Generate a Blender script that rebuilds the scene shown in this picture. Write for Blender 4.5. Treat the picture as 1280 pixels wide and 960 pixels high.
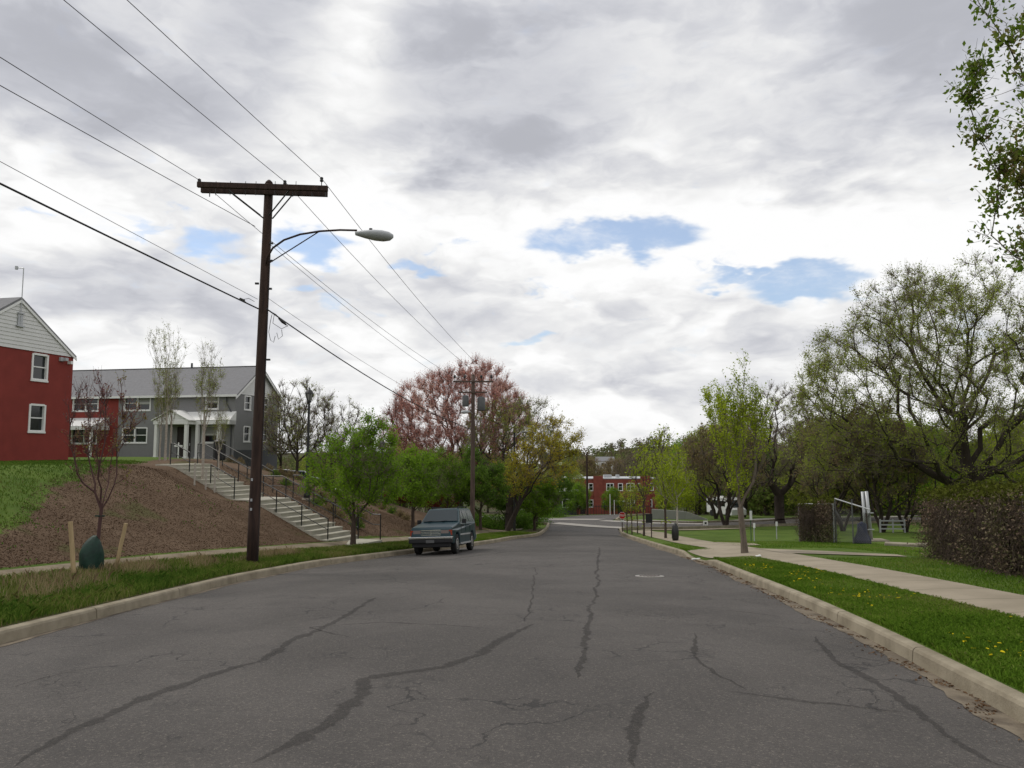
import bpy, bmesh, math, random
import numpy as np
from mathutils import Vector, Matrix
R = math.radians
for o in list(bpy.data.objects): bpy.data.objects.remove(o)
scene = bpy.context.scene
COL = scene.collection
# ------------------------------------------------------------------ camera, sky, sun, exposure
PITCH = R(5.0); EYE = 1.6; FPX = 924.0
cam = bpy.data.cameras.new('camera'); cam.sensor_width = 36; cam.lens = FPX/1280*36
cam.clip_start = .1; cam.clip_end = 6000
camo = bpy.data.objects.new('camera', cam); COL.objects.link(camo)
camo.location = (0, 0, EYE); camo.rotation_euler = (math.pi/2+PITCH, 0, 0)
scene.camera = camo
scene.view_settings.view_transform = 'Standard'; scene.view_settings.look = 'None'
scene.view_settings.exposure = 0.0; scene.view_settings.gamma = 1.0
SUN_EL, SUN_AZ = R(56), R(-68)          # azimuth from +Y towards +X
sun = bpy.data.lights.new('sun', 'SUN'); sun.energy = 1.45; sun.angle = R(12); sun.color = (1, .95, .87)
suno = bpy.data.objects.new('sun', sun); COL.objects.link(suno)
sd = Vector((math.sin(SUN_AZ)*math.cos(SUN_EL), math.cos(SUN_AZ)*math.cos(SUN_EL), math.sin(SUN_EL)))
suno.rotation_euler = sd.to_track_quat('Z', 'Y').to_euler(); suno.location = (0, 0, 60)

def ray(px, py):
    u = (px-640)/FPX; v = (480-py)/FPX
    return np.array([u, math.cos(PITCH)-v*math.sin(PITCH), math.sin(PITCH)+v*math.cos(PITCH)])
def at(px, py, Y):
    d = ray(px, py); return Vector(d*(Y/d[1])) + Vector((0, 0, EYE))

class NT:
    def __init__(s, nt): s.nt = nt
    def n(s, t, **k):
        x = s.nt.nodes.new(t)
        for a, b in k.items():
            if a.startswith('i_'):
                key = a[2:]; key = int(key) if key.isdigit() else key
                x.inputs[key].default_value = b
            else: setattr(x, a, b)
        return x
    def l(s, a, b): s.nt.links.new(a, b)
    def m(s, op, a, b=None, c=None, clamp=False):
        x = s.nt.nodes.new('ShaderNodeMath'); x.operation = op; x.use_clamp = clamp
        for i, q in enumerate((a, b, c)):
            if q is None: continue
            if isinstance(q, (int, float)): x.inputs[i].default_value = q
            else: s.l(q, x.inputs[i])
        return x.outputs[0]
    def sm(s, v, lo, hi):       # smoothstep
        x = s.nt.nodes.new('ShaderNodeMapRange'); x.interpolation_type = 'SMOOTHSTEP'
        s.l(v, x.inputs[0]); x.inputs[1].default_value = lo; x.inputs[2].default_value = hi
        return x.outputs[0]
    def mix(s, f, a, b):
        x = s.nt.nodes.new('ShaderNodeMix'); x.data_type = 'RGBA'
        for i, q in ((0, f), (6, a), (7, b)):
            if isinstance(q, (int, float)): x.inputs[i].default_value = q
            elif isinstance(q, tuple): x.inputs[i].default_value = (*q, 1) if len(q) == 3 else q
            else: s.l(q, x.inputs[i])
        return x.outputs[2]
    def noise(s, vec, scale, detail=4, rough=.55, dist=0.0):
        x = s.n('ShaderNodeTexNoise'); x.inputs['Scale'].default_value = scale
        x.inputs['Detail'].default_value = detail; x.inputs['Roughness'].default_value = rough
        x.inputs['Distortion'].default_value = dist
        if vec is not None: s.l(vec, x.inputs['Vector'])
        return x.outputs['Fac']

def make_world():
    w = bpy.data.worlds.new('World'); scene.world = w; w.use_nodes = True
    w.node_tree.nodes.clear(); t = NT(w.node_tree)
    sky = t.n('ShaderNodeTexSky', sky_type='NISHITA', sun_disc=False, sun_elevation=SUN_EL, sun_rotation=SUN_AZ)
    sky.air_density = 1.0; sky.dust_density = .8; sky.ozone_density = 3.0
    bs = t.n('ShaderNodeBackground'); t.l(sky.outputs[0], bs.inputs[0]); bs.inputs[1].default_value = .15
    tc = t.n('ShaderNodeTexCoord'); sep = t.n('ShaderNodeSeparateXYZ'); t.l(tc.outputs['Generated'], sep.inputs[0])
    X, Y, Z = sep.outputs
    az = t.m('ARCTAN2', X, Y); el = t.m('ARCSINE', Z)
    zz = t.m('ADD', t.m('MAXIMUM', Z, 0.0), .13)
    px = t.m('DIVIDE', X, zz); py = t.m('DIVIDE', Y, zz)
    cb = t.n('ShaderNodeCombineXYZ'); t.l(px, cb.inputs[0]); t.l(py, cb.inputs[1]); cb.inputs[2].default_value = 3.3
    P = cb.outputs[0]
    # flattened by elevation only a little, used for puffy edges
    cb2 = t.n('ShaderNodeCombineXYZ'); t.l(az, cb2.inputs[0]); t.l(t.m('MULTIPLY', el, 2.3), cb2.inputs[1]); cb2.inputs[2].default_value = .7
    Q = cb2.outputs[0]
    big = t.noise(P, .55, 4, .5, .3); fin = t.noise(Q, 16, 5, .62, .3)
    wob = t.noise(Q, 9, 4, .6); wob2 = t.noise(P, 2.4, 3, .6)
    azd = t.m('ADD', az, t.m('MULTIPLY', t.m('SUBTRACT', wob2, .5), .22))
    eld = t.m('ADD', el, t.m('MULTIPLY', t.m('SUBTRACT', wob, .5), .10))
    def blob(pxx, pyy, wx, wy, soft=.6):      # direction given in degrees around a direction
        d = ray(pxx, pyy); d = d/np.linalg.norm(d)
        a0, e0 = math.atan2(d[0], d[1]), math.asin(d[2])
        da = t.m('DIVIDE', t.m('SUBTRACT', azd, a0), R(wx)); de = t.m('DIVIDE', t.m('SUBTRACT', eld, e0), R(wy))
        dist = t.m('SQRT', t.m('ADD', t.m('MULTIPLY', da, da), t.m('MULTIPLY', de, de)))
        return t.m('SUBTRACT', 1.0, t.sm(dist, 1-soft, 1+soft))
    def union(bl):
        r = bl[0]
        for b in bl[1:]: r = t.m('MAXIMUM', r, b)
        return r
    blue = union([blob(765, 300, 5.2, 1.7, .35), blob(1010, 360, 4.6, 1.6, .35), blob(925, 348, 2.6, .6, .5), blob(278, 306, 2.6, 1.5, .5),
                  blob(385, 312, 2.4, 1.5, .5), blob(528, 340, 1.6, .7, .6), blob(365, 352, 1.6, .7, .6), blob(60, 385, 1.2, .5, .6), blob(640, 428, 2.2, .5, .8), blob(1700, 150, 9, 4, .5),
                  blob(-500, 250, 8, 4, .5)])
    dark = union([blob(640, 105, 11, 6.0, .8), blob(1080, 60, 14, 6, .8), blob(90, 60, 12, 5, .9), blob(330, 20, 7, 5, .9), blob(1040, 190, 6, 2.5, .9)])
    dark2 = union([blob(120, 360, 7, 1.9, .8), blob(820, 382, 5.5, 1.3, .9), blob(560, 190, 6, 2.0, .9), blob(200, 345, 5, 1.4, .9), blob(650, 480, 12, .9, .9), blob(1000, 440, 5, 1.2, .9)])
    lite = union([blob(470, 270, 9, 3.2, .9), blob(960, 60, 5, 3, .9), blob(860, 270, 16, 3, .9), blob(440, 40, 3.5, 4, .9), blob(1170, 270, 8, 3.5, .9)])
    # cloud brightness: cauliflower billows with bright crowns and bluish grey bases
    wv = t.n('ShaderNodeTexNoise'); wv.inputs['Scale'].default_value = 9; wv.inputs['Detail'].default_value = 3; t.l(Q, wv.inputs['Vector'])
    ws = t.n('ShaderNodeVectorMath', operation='SCALE'); t.l(wv.outputs['Color'], ws.inputs[0]); ws.inputs['Scale'].default_value = .16
    wa = t.n('ShaderNodeVectorMath', operation='ADD'); t.l(Q, wa.inputs[0]); t.l(ws.outputs[0], wa.inputs[1])
    def puff(scale):
        vo = t.n('ShaderNodeTexVoronoi', feature='SMOOTH_F1'); vo.inputs['Scale'].default_value = scale; vo.inputs['Smoothness'].default_value = .7
        t.l(wa.outputs[0], vo.inputs['Vector']); return t.m('SUBTRACT', 1.0, t.m('MULTIPLY', vo.outputs['Distance'], 1.25))
    pf = t.m('ADD', t.m('MULTIPLY', puff(7.5), .55), t.m('MULTIPLY', puff(17), .45))
    bil = t.noise(wa.outputs[0], 4.2, 6, .55, .2); bil2 = t.noise(wa.outputs[0], 11, 5, .58, .2)
    band = t.m('SUBTRACT', 1.0, t.sm(el, .28, .48))         # puffs belong to the lower, farther cloud; overhead it is a soft deck
    lump = t.sm(bil, .36, .64); lump2 = t.sm(bil2, .36, .66)
    v = t.m('ADD', .76, t.m('MULTIPLY', lump, .20)); v = t.m('ADD', v, t.m('MULTIPLY', lump2, t.m('ADD', .03, t.m('MULTIPLY', band, .09))))
    v = t.m('ADD', v, t.m('MULTIPLY', t.m('SUBTRACT', pf, .45), t.m('ADD', .05, t.m('MULTIPLY', band, .36))))
    v = t.m('ADD', v, t.m('MULTIPLY', t.m('SUBTRACT', fin, .5), .07))
    v = t.m('ADD', v, t.m('MULTIPLY', t.m('SUBTRACT', big, .5), .16))
    v = t.m('SUBTRACT', v, t.m('MULTIPLY', dark, .30)); v = t.m('SUBTRACT', v, t.m('MULTIPLY', dark2, .17))
    v = t.m('ADD', v, t.m('MULTIPLY', lite, .18))
    v = t.m('SMOOTH_MIN', t.m('SMOOTH_MAX', v, .50, .10), 1.0, .06)
    tint = t.mix(t.sm(v, .50, .93), (.935, .955, 1.045), (1.0, 1.0, 1.0))
    vm = t.n('ShaderNodeVectorMath', operation='SCALE'); t.l(tint, vm.inputs[0]); t.l(v, vm.inputs['Scale'])
    bc = t.n('ShaderNodeBackground'); t.l(vm.outputs[0], bc.inputs[0]); bc.inputs[1].default_value = 1.0
    ms = t.n('ShaderNodeMixShader'); hol = t.m('MULTIPLY', t.sm(t.noise(wa.outputs[0], 6.5, 7, .6), .60, .70), t.m('MULTIPLY', t.sm(el, .09, .17), t.m('SUBTRACT', 1.0, t.sm(el, .30, .38))))
    e1 = t.sm(t.m('ADD', blue, t.m('MULTIPLY', t.m('SUBTRACT', t.m('ADD', t.m('MULTIPLY', fin, .5), t.m('MULTIPLY', bil2, .5)), .5), 2.4)), .15, 1.2)
    edge = t.m('MULTIPLY', t.m('MAXIMUM', e1, t.m('MULTIPLY', hol, .55)), .80)
    t.l(edge, ms.inputs[0]); t.l(bc.outputs[0], ms.inputs[1]); t.l(bs.outputs[0], ms.inputs[2])
    out = t.n('ShaderNodeOutputWorld'); t.l(ms.outputs[0], out.inputs[0])
make_world()
scene.world.cycles.sampling_method = 'MANUAL'; scene.world.cycles.sample_map_resolution = 512
scene.cycles.max_bounces = 4; scene.cycles.diffuse_bounces = 3; scene.cycles.glossy_bounces = 2
scene.cycles.transmission_bounces = 3; scene.cycles.transparent_max_bounces = 6
scene.cycles.use_denoising = True

# ------------------------------------------------------------------ materials
def mat(name, c, rough=.8, var=.0, vscale=4.0, c2=None, bump=0.0, bscale=30, metal=0.0, coords='Object', spec=.3, stretch=None):
    m = bpy.data.materials.new(name); m.use_nodes = True; t = NT(m.node_tree)
    b = m.node_tree.nodes['Principled BSDF']
    b.inputs['Roughness'].default_value = rough; b.inputs['Metallic'].default_value = metal
    b.inputs['Specular IOR Level'].default_value = spec
    tc = t.n('ShaderNodeTexCoord'); vec = tc.outputs[coords]
    if stretch:
        mp = t.n('ShaderNodeMapping'); mp.inputs['Scale'].default_value = stretch; t.l(vec, mp.inputs[0]); vec = mp.outputs[0]
    if var or c2:
        c2 = c2 or tuple(x*(1-var) for x in c)
        n1 = t.noise(vec, vscale, 6, .6)
        col = t.mix(t.sm(n1, .3, .7), tuple(c), tuple(c2)); t.l(col, b.inputs['Base Color'])
    else: b.inputs['Base Color'].default_value = (*c, 1)
    if bump:
        bp = t.n('ShaderNodeBump'); bp.inputs['Strength'].default_value = bump; bp.inputs['Distance'].default_value = .02
        t.l(t.noise(vec, bscale, 4), bp.inputs['Height']); t.l(bp.outputs[0], b.inputs['Normal'])
    return m
def leafmat(name, cols, trans=.45):
    m = bpy.data.materials.new(name); m.use_nodes = True; t = NT(m.node_tree); m.node_tree.nodes.clear()
    a = t.n('ShaderNodeAttribute', attribute_name='rnd'); cr = t.n('ShaderNodeValToRGB')
    e = cr.color_ramp.elements; n = len(cols)
    for i, c in enumerate(cols):
        q = e[i] if i < 2 else e.new(i/(n-1)); q.position = i/(n-1)
        q.color = (*c, 1)
    t.l(a.outputs['Fac'], cr.inputs[0])
    d = t.n('ShaderNodeBsdfDiffuse'); tr = t.n('ShaderNodeBsdfTranslucent'); mx = t.n('ShaderNodeMixShader'); mx.inputs[0].default_value = trans
    t.l(cr.outputs[0], d.inputs[0]); t.l(cr.outputs[0], tr.inputs[0]); t.l(d.outputs[0], mx.inputs[1]); t.l(tr.outputs[0], mx.inputs[2])
    o = t.n('ShaderNodeOutputMaterial'); t.l(mx.outputs[0], o.inputs[0]); return m

M = {}
M['concrete'] = mat('concrete', (.30, .265, .205), .9, 0, 1.6, (.21, .185, .14), .35, 60)
M['kerb'] = mat('kerb_concrete', (.31, .27, .20), .9, 0, 2.2, (.20, .17, .12), .4, 45)
M['gutter'] = mat('gutter_concrete', (.20, .165, .12), .9, 0, 3.5, (.095, .075, .055), .5, 45)
M['walk'] = mat('footpath_concrete', (.31, .265, .20), .9, 0, .8, (.24, .205, .15), .3, 50)
M['dustywalk'] = mat('dusty_footpath', (.22, .18, .125), .95, 0, 1.5, (.14, .11, .075), .3, 40)
M['step'] = mat('step_concrete', (.42, .40, .33), .85, .15, 3)
M['seal'] = mat('crack_sealant', (.048, .044, .041), .85, .3, 9, bump=.5, bscale=60, spec=.3)
M['white'] = mat('white_paint', (.72, .72, .70), .6, .06, 3)
M['siding'] = mat('white_siding', (.64, .64, .63), .6, .05, 2)
M['whitetrim'] = mat('white_trim', (.74, .74, .73), .5)
M['black'] = mat('black_metal', (.012, .012, .012), .45, spec=.5)
M['wire'] = mat('wire_black', (.02, .02, .022), .6)
M['pole'] = mat('creosote_timber', (.060, .036, .028), .9, 0, 3, (.028, .017, .015), .6, 18, stretch=(3, 3, .35))
M['galv'] = mat('galvanised_steel', (.42, .43, .44), .45, .1, 5, metal=.4)
M['lampgrey'] = mat('lamp_head_grey', (.42, .43, .45), .45, .1, 6)
M['stake'] = mat('stake_wood', (.46, .34, .19), .85, .25, 6, stretch=(3, 3, .5))
M['roof'] = mat('grey_shingles', (.205, .205, .215), .9, .14, 5, bump=.3, bscale=20)
M['roofdark'] = mat('dark_roof_edge', (.05, .05, .05), .8)
M['greywall'] = mat('grey_painted_brick', (.21, .21, .212), .85, .06, 3, bump=.25, bscale=25)
M['redwall'] = mat('red_painted_brick', (.235, .040, .032), .85, .16, 1.3, bump=.25, bscale=25)
M['brick'] = mat('red_brick', (.27, .075, .055), .9, .25, 1.5)
M['glass'] = mat('window_glass', (.012, .016, .018), .08, spec=.6)
M['dark'] = mat('dark_interior', (.012, .011, .010), .8)
M['blind'] = mat('window_blind', (.30, .30, .29), .8)
M['door'] = mat('dark_door', (.03, .022, .02), .6)
M['bag'] = mat('green_watering_bag', (.010, .040, .026), .5, 0, 9, (.006, .022, .016), .6, 7, spec=.3)
M['bark'] = mat('brown_bark', (.085, .062, .048), .95, .35, 8, bump=.5, bscale=20, stretch=(3, 3, .5))
M['darkbark'] = mat('dark_bark', (.055, .042, .034), .95, .35, 5, bump=.5, bscale=12, stretch=(3, 3, .5))
M['greybark'] = mat('grey_bark', (.17, .14, .11), .95, .35, 8, bump=.4, bscale=18, stretch=(3, 3, .6))
M['twig'] = mat('reddish_twigs', (.085, .045, .042), .9)
M['birch'] = mat('birch_bark', (.42, .37, .31), .9, .4, 9, stretch=(1, 1, 4))
LM = {
 'green': leafmat('leaves_fresh_green', [(.075, .15, .014), (.15, .27, .022), (.25, .40, .04)]),
 'dgreen': leafmat('leaves_deep_green', [(.05, .105, .016), (.095, .18, .025), (.16, .26, .035)]),
 'ygreen': leafmat('leaves_yellow_green', [(.18, .235, .015), (.30, .38, .025), (.42, .50, .05)]),
 'olive': leafmat('buds_olive', [(.15, .185, .030), (.25, .30, .05), (.35, .40, .08)]),
 'redbud': leafmat('buds_red', [(.46, .17, .14), (.68, .33, .28), (.72, .50, .40)]),
 'amber': leafmat('leaves_amber', [(.24, .19, .025), (.42, .34, .04), (.34, .37, .06)]),
 'maple': leafmat('leaves_spring_maple', [(.08, .14, .018), (.15, .23, .03), (.24, .17, .08)]),
 'brown': leafmat('leaves_dull_brown', [(.17, .12, .07), (.24, .18, .10), (.22, .24, .07)]),
 'blossom': leafmat('buds_pink_purple', [(.16, .06, .075), (.22, .12, .10), (.26, .28, .05)]),
 'azalea': leafmat('leaves_brick_red', [(.10, .022, .016), (.17, .035, .025), (.09, .06, .02)]),
 'vine': leafmat('dry_vine', [(.15, .105, .075), (.24, .175, .13), (.10, .11, .04), (.32, .25, .19)], .2),
 'moss': leafmat('vine_top_green', [(.05, .06, .012), (.10, .11, .02)], .2),
 'grass': leafmat('lawn_blades', [(.075, .14, .016), (.12, .22, .022), (.18, .26, .04), (.26, .22, .10)], .3),
 'wild': leafmat('wild_verge_blades', [(.065, .125, .018), (.12, .19, .030), (.20, .21, .06), (.30, .25, .12)], .3),
 'bank': leafmat('bank_grass', [(.045, .085, .014), (.075, .135, .020), (.11, .17, .028), (.15, .16, .05)], .4),
 'dry': leafmat('dry_verge_blades', [(.20, .15, .08), (.34, .26, .15), (.44, .36, .22)], .3),
 'weed': leafmat('weed_leaves', [(.06, .13, .018), (.10, .19, .03)], .3),
 'litter': leafmat('leaf_litter', [(.08, .045, .025), (.15, .09, .05), (.05, .03, .02)], .1),
 'chips': leafmat('mulch_chips', [(.085, .055, .036), (.112, .074, .049), (.165, .115, .078)], .05),
 'flower': leafmat('dandelion_yellow', [(.62, .48, .02), (.75, .60, .03)], .2),
}
# ------------------------------------------------------------------ mesh helpers
def link(name, me, m, parent=None, loc=None):
    o = bpy.data.objects.new(name, me); COL.objects.link(o)
    if m is not None: me.materials.append(m)
    if parent is not None: o.parent = parent
    if loc is not None: o.location = loc
    return o
def tag(o, label=None, cat=None, group=None, kind=None):
    if label: o['label'] = label
    if cat: o['category'] = cat
    if group: o['group'] = group
    if kind: o['kind'] = kind
    return o
def thing(name, label, cat, loc=(0, 0, 0), rotz=0, group=None):
    o = bpy.data.objects.new(name, None); COL.objects.link(o); o.empty_display_size = .3
    o.location = loc; o.rotation_euler = (0, 0, rotz); return tag(o, label, cat, group)
def arr_mesh(name, V, F, rnd=None, smooth=False, uniform=True):
    me = bpy.data.meshes.new(name); V = np.asarray(V, dtype=np.float32)
    F = np.asarray(F, dtype=np.int32); k = F.shape[1]
    me.vertices.add(len(V)); me.vertices.foreach_set('co', V.ravel())
    me.loops.add(F.size); me.loops.foreach_set('vertex_index', F.ravel())
    me.polygons.add(len(F)); me.polygons.foreach_set('loop_start', np.arange(0, F.size, k, dtype=np.int32))
    me.polygons.foreach_set('loop_total', np.full(len(F), k, dtype=np.int32))
    if smooth: me.polygons.foreach_set('use_smooth', np.ones(len(F), dtype=bool))
    me.update(calc_edges=True)
    if rnd is not None:
        a = me.attributes.new('rnd', 'FLOAT', 'POINT'); a.data.foreach_set('value', np.asarray(rnd, dtype=np.float32))
    return me
class MB:
    def __init__(s): s.v = []; s.f = []
    def quad(s, a, b, c, d): s.poly([a, b, c, d])
    def poly(s, ps):
        i = len(s.v); s.v += [tuple(p) for p in ps]; s.f.append(tuple(range(i, i+len(ps))))
    def box(s, c, d, rz=0.0, M4=None):
        i = len(s.v); cx, cy, cz = c; dx, dy, dz = d[0]/2, d[1]/2, d[2]/2; cs, sn = math.cos(rz), math.sin(rz)
        for z in (-dz, dz):
            for x, y in ((-dx, -dy), (dx, -dy), (dx, dy), (-dx, dy)):
                p = Vector((cx+x*cs-y*sn, cy+x*sn+y*cs, cz+z)); s.v.append(tuple(M4 @ p if M4 else p))
        s.f += [(i, i+3, i+2, i+1), (i+4, i+5, i+6, i+7)]+[(i+a, i+(a+1) % 4, i+4+(a+1) % 4, i+4+a) for a in range(4)]
        return s
    def bx(s, x0, x1, y0, y1, z0, z1): return s.box(((x0+x1)/2, (y0+y1)/2, (z0+z1)/2), (x1-x0, y1-y0, z1-z0))
    def tube(s, pts, r, k=8, caps=True):
        pts = [Vector(p) for p in pts]; n = len(pts)
        rs = r if isinstance(r, (list, tuple)) else [r]*n
        i0 = len(s.v); ref = None
        for j, p in enumerate(pts):
            d = (pts[min(j+1, n-1)]-pts[max(j-1, 0)]).normalized()
            if ref is None: ref = d.orthogonal().normalized()
            a = (ref-d*ref.dot(d)).normalized(); ref = a; b = d.cross(a)
            for q in range(k):
                t = 2*math.pi*q/k; s.v.append(tuple(p+(a*math.cos(t)+b*math.sin(t))*rs[j]))
        for j in range(n-1):
            for q in range(k):
                s.f.append((i0+j*k+q, i0+j*k+(q+1) % k, i0+(j+1)*k+(q+1) % k, i0+(j+1)*k+q))
        if caps: s.f.append(tuple(i0+q for q in range(k))[::-1]); s.f.append(tuple(i0+(n-1)*k+q for q in range(k)))
        return s
    def lathe(s, prof, c=(0, 0, 0), k=16):
        i0 = len(s.v)
        for r, z in prof:
            for q in range(k):
                t = 2*math.pi*q/k; s.v.append((c[0]+r*math.cos(t), c[1]+r*math.sin(t), c[2]+z))
        for j in range(len(prof)-1):
            for q in range(k): s.f.append((i0+j*k+q, i0+j*k+(q+1) % k, i0+(j+1)*k+(q+1) % k, i0+(j+1)*k+q))
        s.f.append(tuple(i0+q for q in range(k))[::-1]); s.f.append(tuple(i0+(len(prof)-1)*k+q for q in range(k)))
        return s
    def prism(s, poly, axis, a, b):     # poly in the two remaining axes, extruded a..b along axis
        def P(u, v, w): return {'x': (w, u, v), 'y': (u, w, v), 'z': (u, v, w)}[axis]
        i = len(s.v); n = len(poly)
        s.v += [P(u, v, a) for u, v in poly]+[P(u, v, b) for u, v in poly]
        s.f.append(tuple(range(i, i+n))); s.f.append(tuple(range(i+n, i+2*n))[::-1])
        s.f += [(i+j, i+n+j, i+n+(j+1) % n, i+(j+1) % n) for j in range(n)]
        return s
    def build(s, name, m, parent=None, smooth=False, bevel=0, loc=None):
        me = bpy.data.meshes.new(name); me.from_pydata(s.v, [], s.f); me.update()
        bm = bmesh.new(); bm.from_mesh(me); bmesh.ops.recalc_face_normals(bm, faces=bm.faces); bm.to_mesh(me); bm.free()
        if smooth: me.polygons.foreach_set('use_smooth', [True]*len(me.polygons))
        o = link(name, me, m, parent, loc)
        if bevel:
            b = o.modifiers.new('bevel', 'BEVEL'); b.width = bevel; b.segments = 2; b.limit_method = 'ANGLE'; b.angle_limit = R(35)
        return o
# ------------------------------------------------------------------ terrain
PY = np.array([-80, 0, 54, 60, 66, 75, 90, 105, 140, 180, 260, 400, 620, 900, 2500])
PZ = np.array([6.5, 0, -4.43, -4.78, -5.02, -5.45, -6.45, -7.7, -10.6, -13, -14.5, -12, -6, -14, -30])
def sminterp(y, xs, zs, w):
    y = np.asarray(y, float); return sum(np.interp(y+o, xs, zs) for o in (-w, -w/2, 0, w/2, w))/5
def P(y): return sminterp(y, PY, PZ, 3.0)
LY = [-80, -12, 0, 9.5, 17.9, 23.1, 28.6, 32.5, 34.9, 40, 44.9, 47.5, 50, 57, 66, 2500]
LX = [-3, -5.9, -6.4, -6.55, -6.6, -6.0, -4.35, -3.05, -2.15, -.8, .1, 1.2, 1.9, 2.7, 3.4, 60]
RY = [-80, -12, 0, 5.9, 9.35, 13.3, 24.2, 34, 50.7, 57, 66, 2500]
RX = [-8, 1.3, 3.1, 4.06, 4.65, 5.2, 6.3, 6.65, 7.4, 8.1, 9.0, 130]
def xL(y): return sminterp(y, LY, LX, 1.0)
def xR(y): return sminterp(y, RY, RX, 1.0)
def softplus(t, w): return w*np.logaddexp(0, t/w)
def smin(a, b, k): return -k*np.logaddexp(-a/k, -b/k)
def swin(y): return np.interp(y, [14, 28], [2.75, 1.5])         # inner edge of the left footpath, metres behind the kerb
def hnoise(x, y):
    return (np.sin(x*.31+1.3)*np.cos(y*.27+.4)+.6*np.sin(x*.83+y*.57)+.35*np.sin(x*1.9-y*1.3+2))*.5
def driveway(y): return np.exp(-((np.asarray(y, float)-26.2)/2.0)**4)
def fade(y): return np.interp(y, [48, 57], [1, 0])
def H(x, y):
    x = np.asarray(x, float); y = np.asarray(y, float); p = P(y); F = fade(y); l = xL(y); r = xR(y)
    sl = l-x; sr = x-r
    base = p+F*(.07+.09*np.minimum(np.maximum(sl, 0), 2.7))
    s0 = np.interp(y, [14, 28, 50, 62, 75, 90], [4.2, 2.9, 3.0, 7, 16, 34])
    g = np.interp(y, [20, 34, 48, 70], [.40, .38, .26, .24])
    zp = np.interp(y, [-80, -12, 0, 60, 80, 110, 140, 200], [9, 2.6, 1.15, .92, -1.5, -6, -9.5, -12.5])
    hill = base+g*softplus(sl-s0, .35)-g*softplus(-s0, .35)
    zl = np.where(sl > 1.0, smin(hill, zp, .18), base)+.05*hnoise(x, y)*np.clip((sl-s0)/3, 0, 1)
    raise_r = (.07+.05*np.minimum(np.maximum(sr, 0), 2.5))*(1-.8*driveway(y)*np.clip(1-sr/2.2, 0, 1))
    zr = p+F*raise_r+.10*hnoise(x*.6, y*.6)*np.clip((sr-5)/5, 0, 1)
    zr = zr+np.clip((y-75)/60, 0, 1)*np.clip((sr-30)/40, 0, 1)*3.0
    w = np.maximum(r-l, .1); u = (x-(l+r)/2)/(w/2)
    zm = p-.10*u*u*F
    z = np.where(sl > 0, zl, np.where(sr > 0, zr, zm))
    far = np.clip((y-300)/250, 0, 1)*np.exp(-((x/np.maximum(y, 1)-.22)/.10)**2)*6.5
    far = far+np.clip((y-250)/300, 0, 1)*(hnoise(x*.03, y*.03)*2.0+np.clip(np.abs(x)/np.maximum(y, 1)-.35, 0, .5)*12)
    return z+far
H0 = H
ST = (-6.75, 30.0); SDx, SDy = -.9/math.hypot(.9, .43), .43/math.hypot(.9, .43); SZ0 = float(H0(-6.45, 30.0))+.02
def H(x, y):
    x = np.asarray(x, float); y = np.asarray(y, float); z = H0(x, y)
    u = (x-ST[0])*SDx+(y-ST[1])*SDy; v = -(x-ST[0])*SDy+(y-ST[1])*SDx
    zs = SZ0-.05+np.interp(u, [-.3, 0, 4, 5.2, 8.8, 12, 40], [0, .0, 1.58, 1.58, 2.99, 2.99, 2.99])
    vv = np.abs(v); w = np.exp(-(np.maximum(vv-1.1, 0)/1.5)**2)*np.clip((u+.1)/.6, 0, 1)*np.clip((15-u)/4, 0, 1)
    return z*(1-w)+zs*w
def hz(x, y): return float(H(x, y))
def ground(px, py, lo=3.0, hi=400.0):
    d = ray(px, py); d = d/d[1]; Y = np.arange(lo, hi, .05)
    zr = EYE+d[2]*Y; zt = H(d[0]*Y, Y); i = np.argmax(zr <= zt)
    if not (zr <= zt).any(): i = np.argmin(zr-zt)
    y = Y[i]; return Vector((d[0]*y, y, float(zt[i])))

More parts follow.
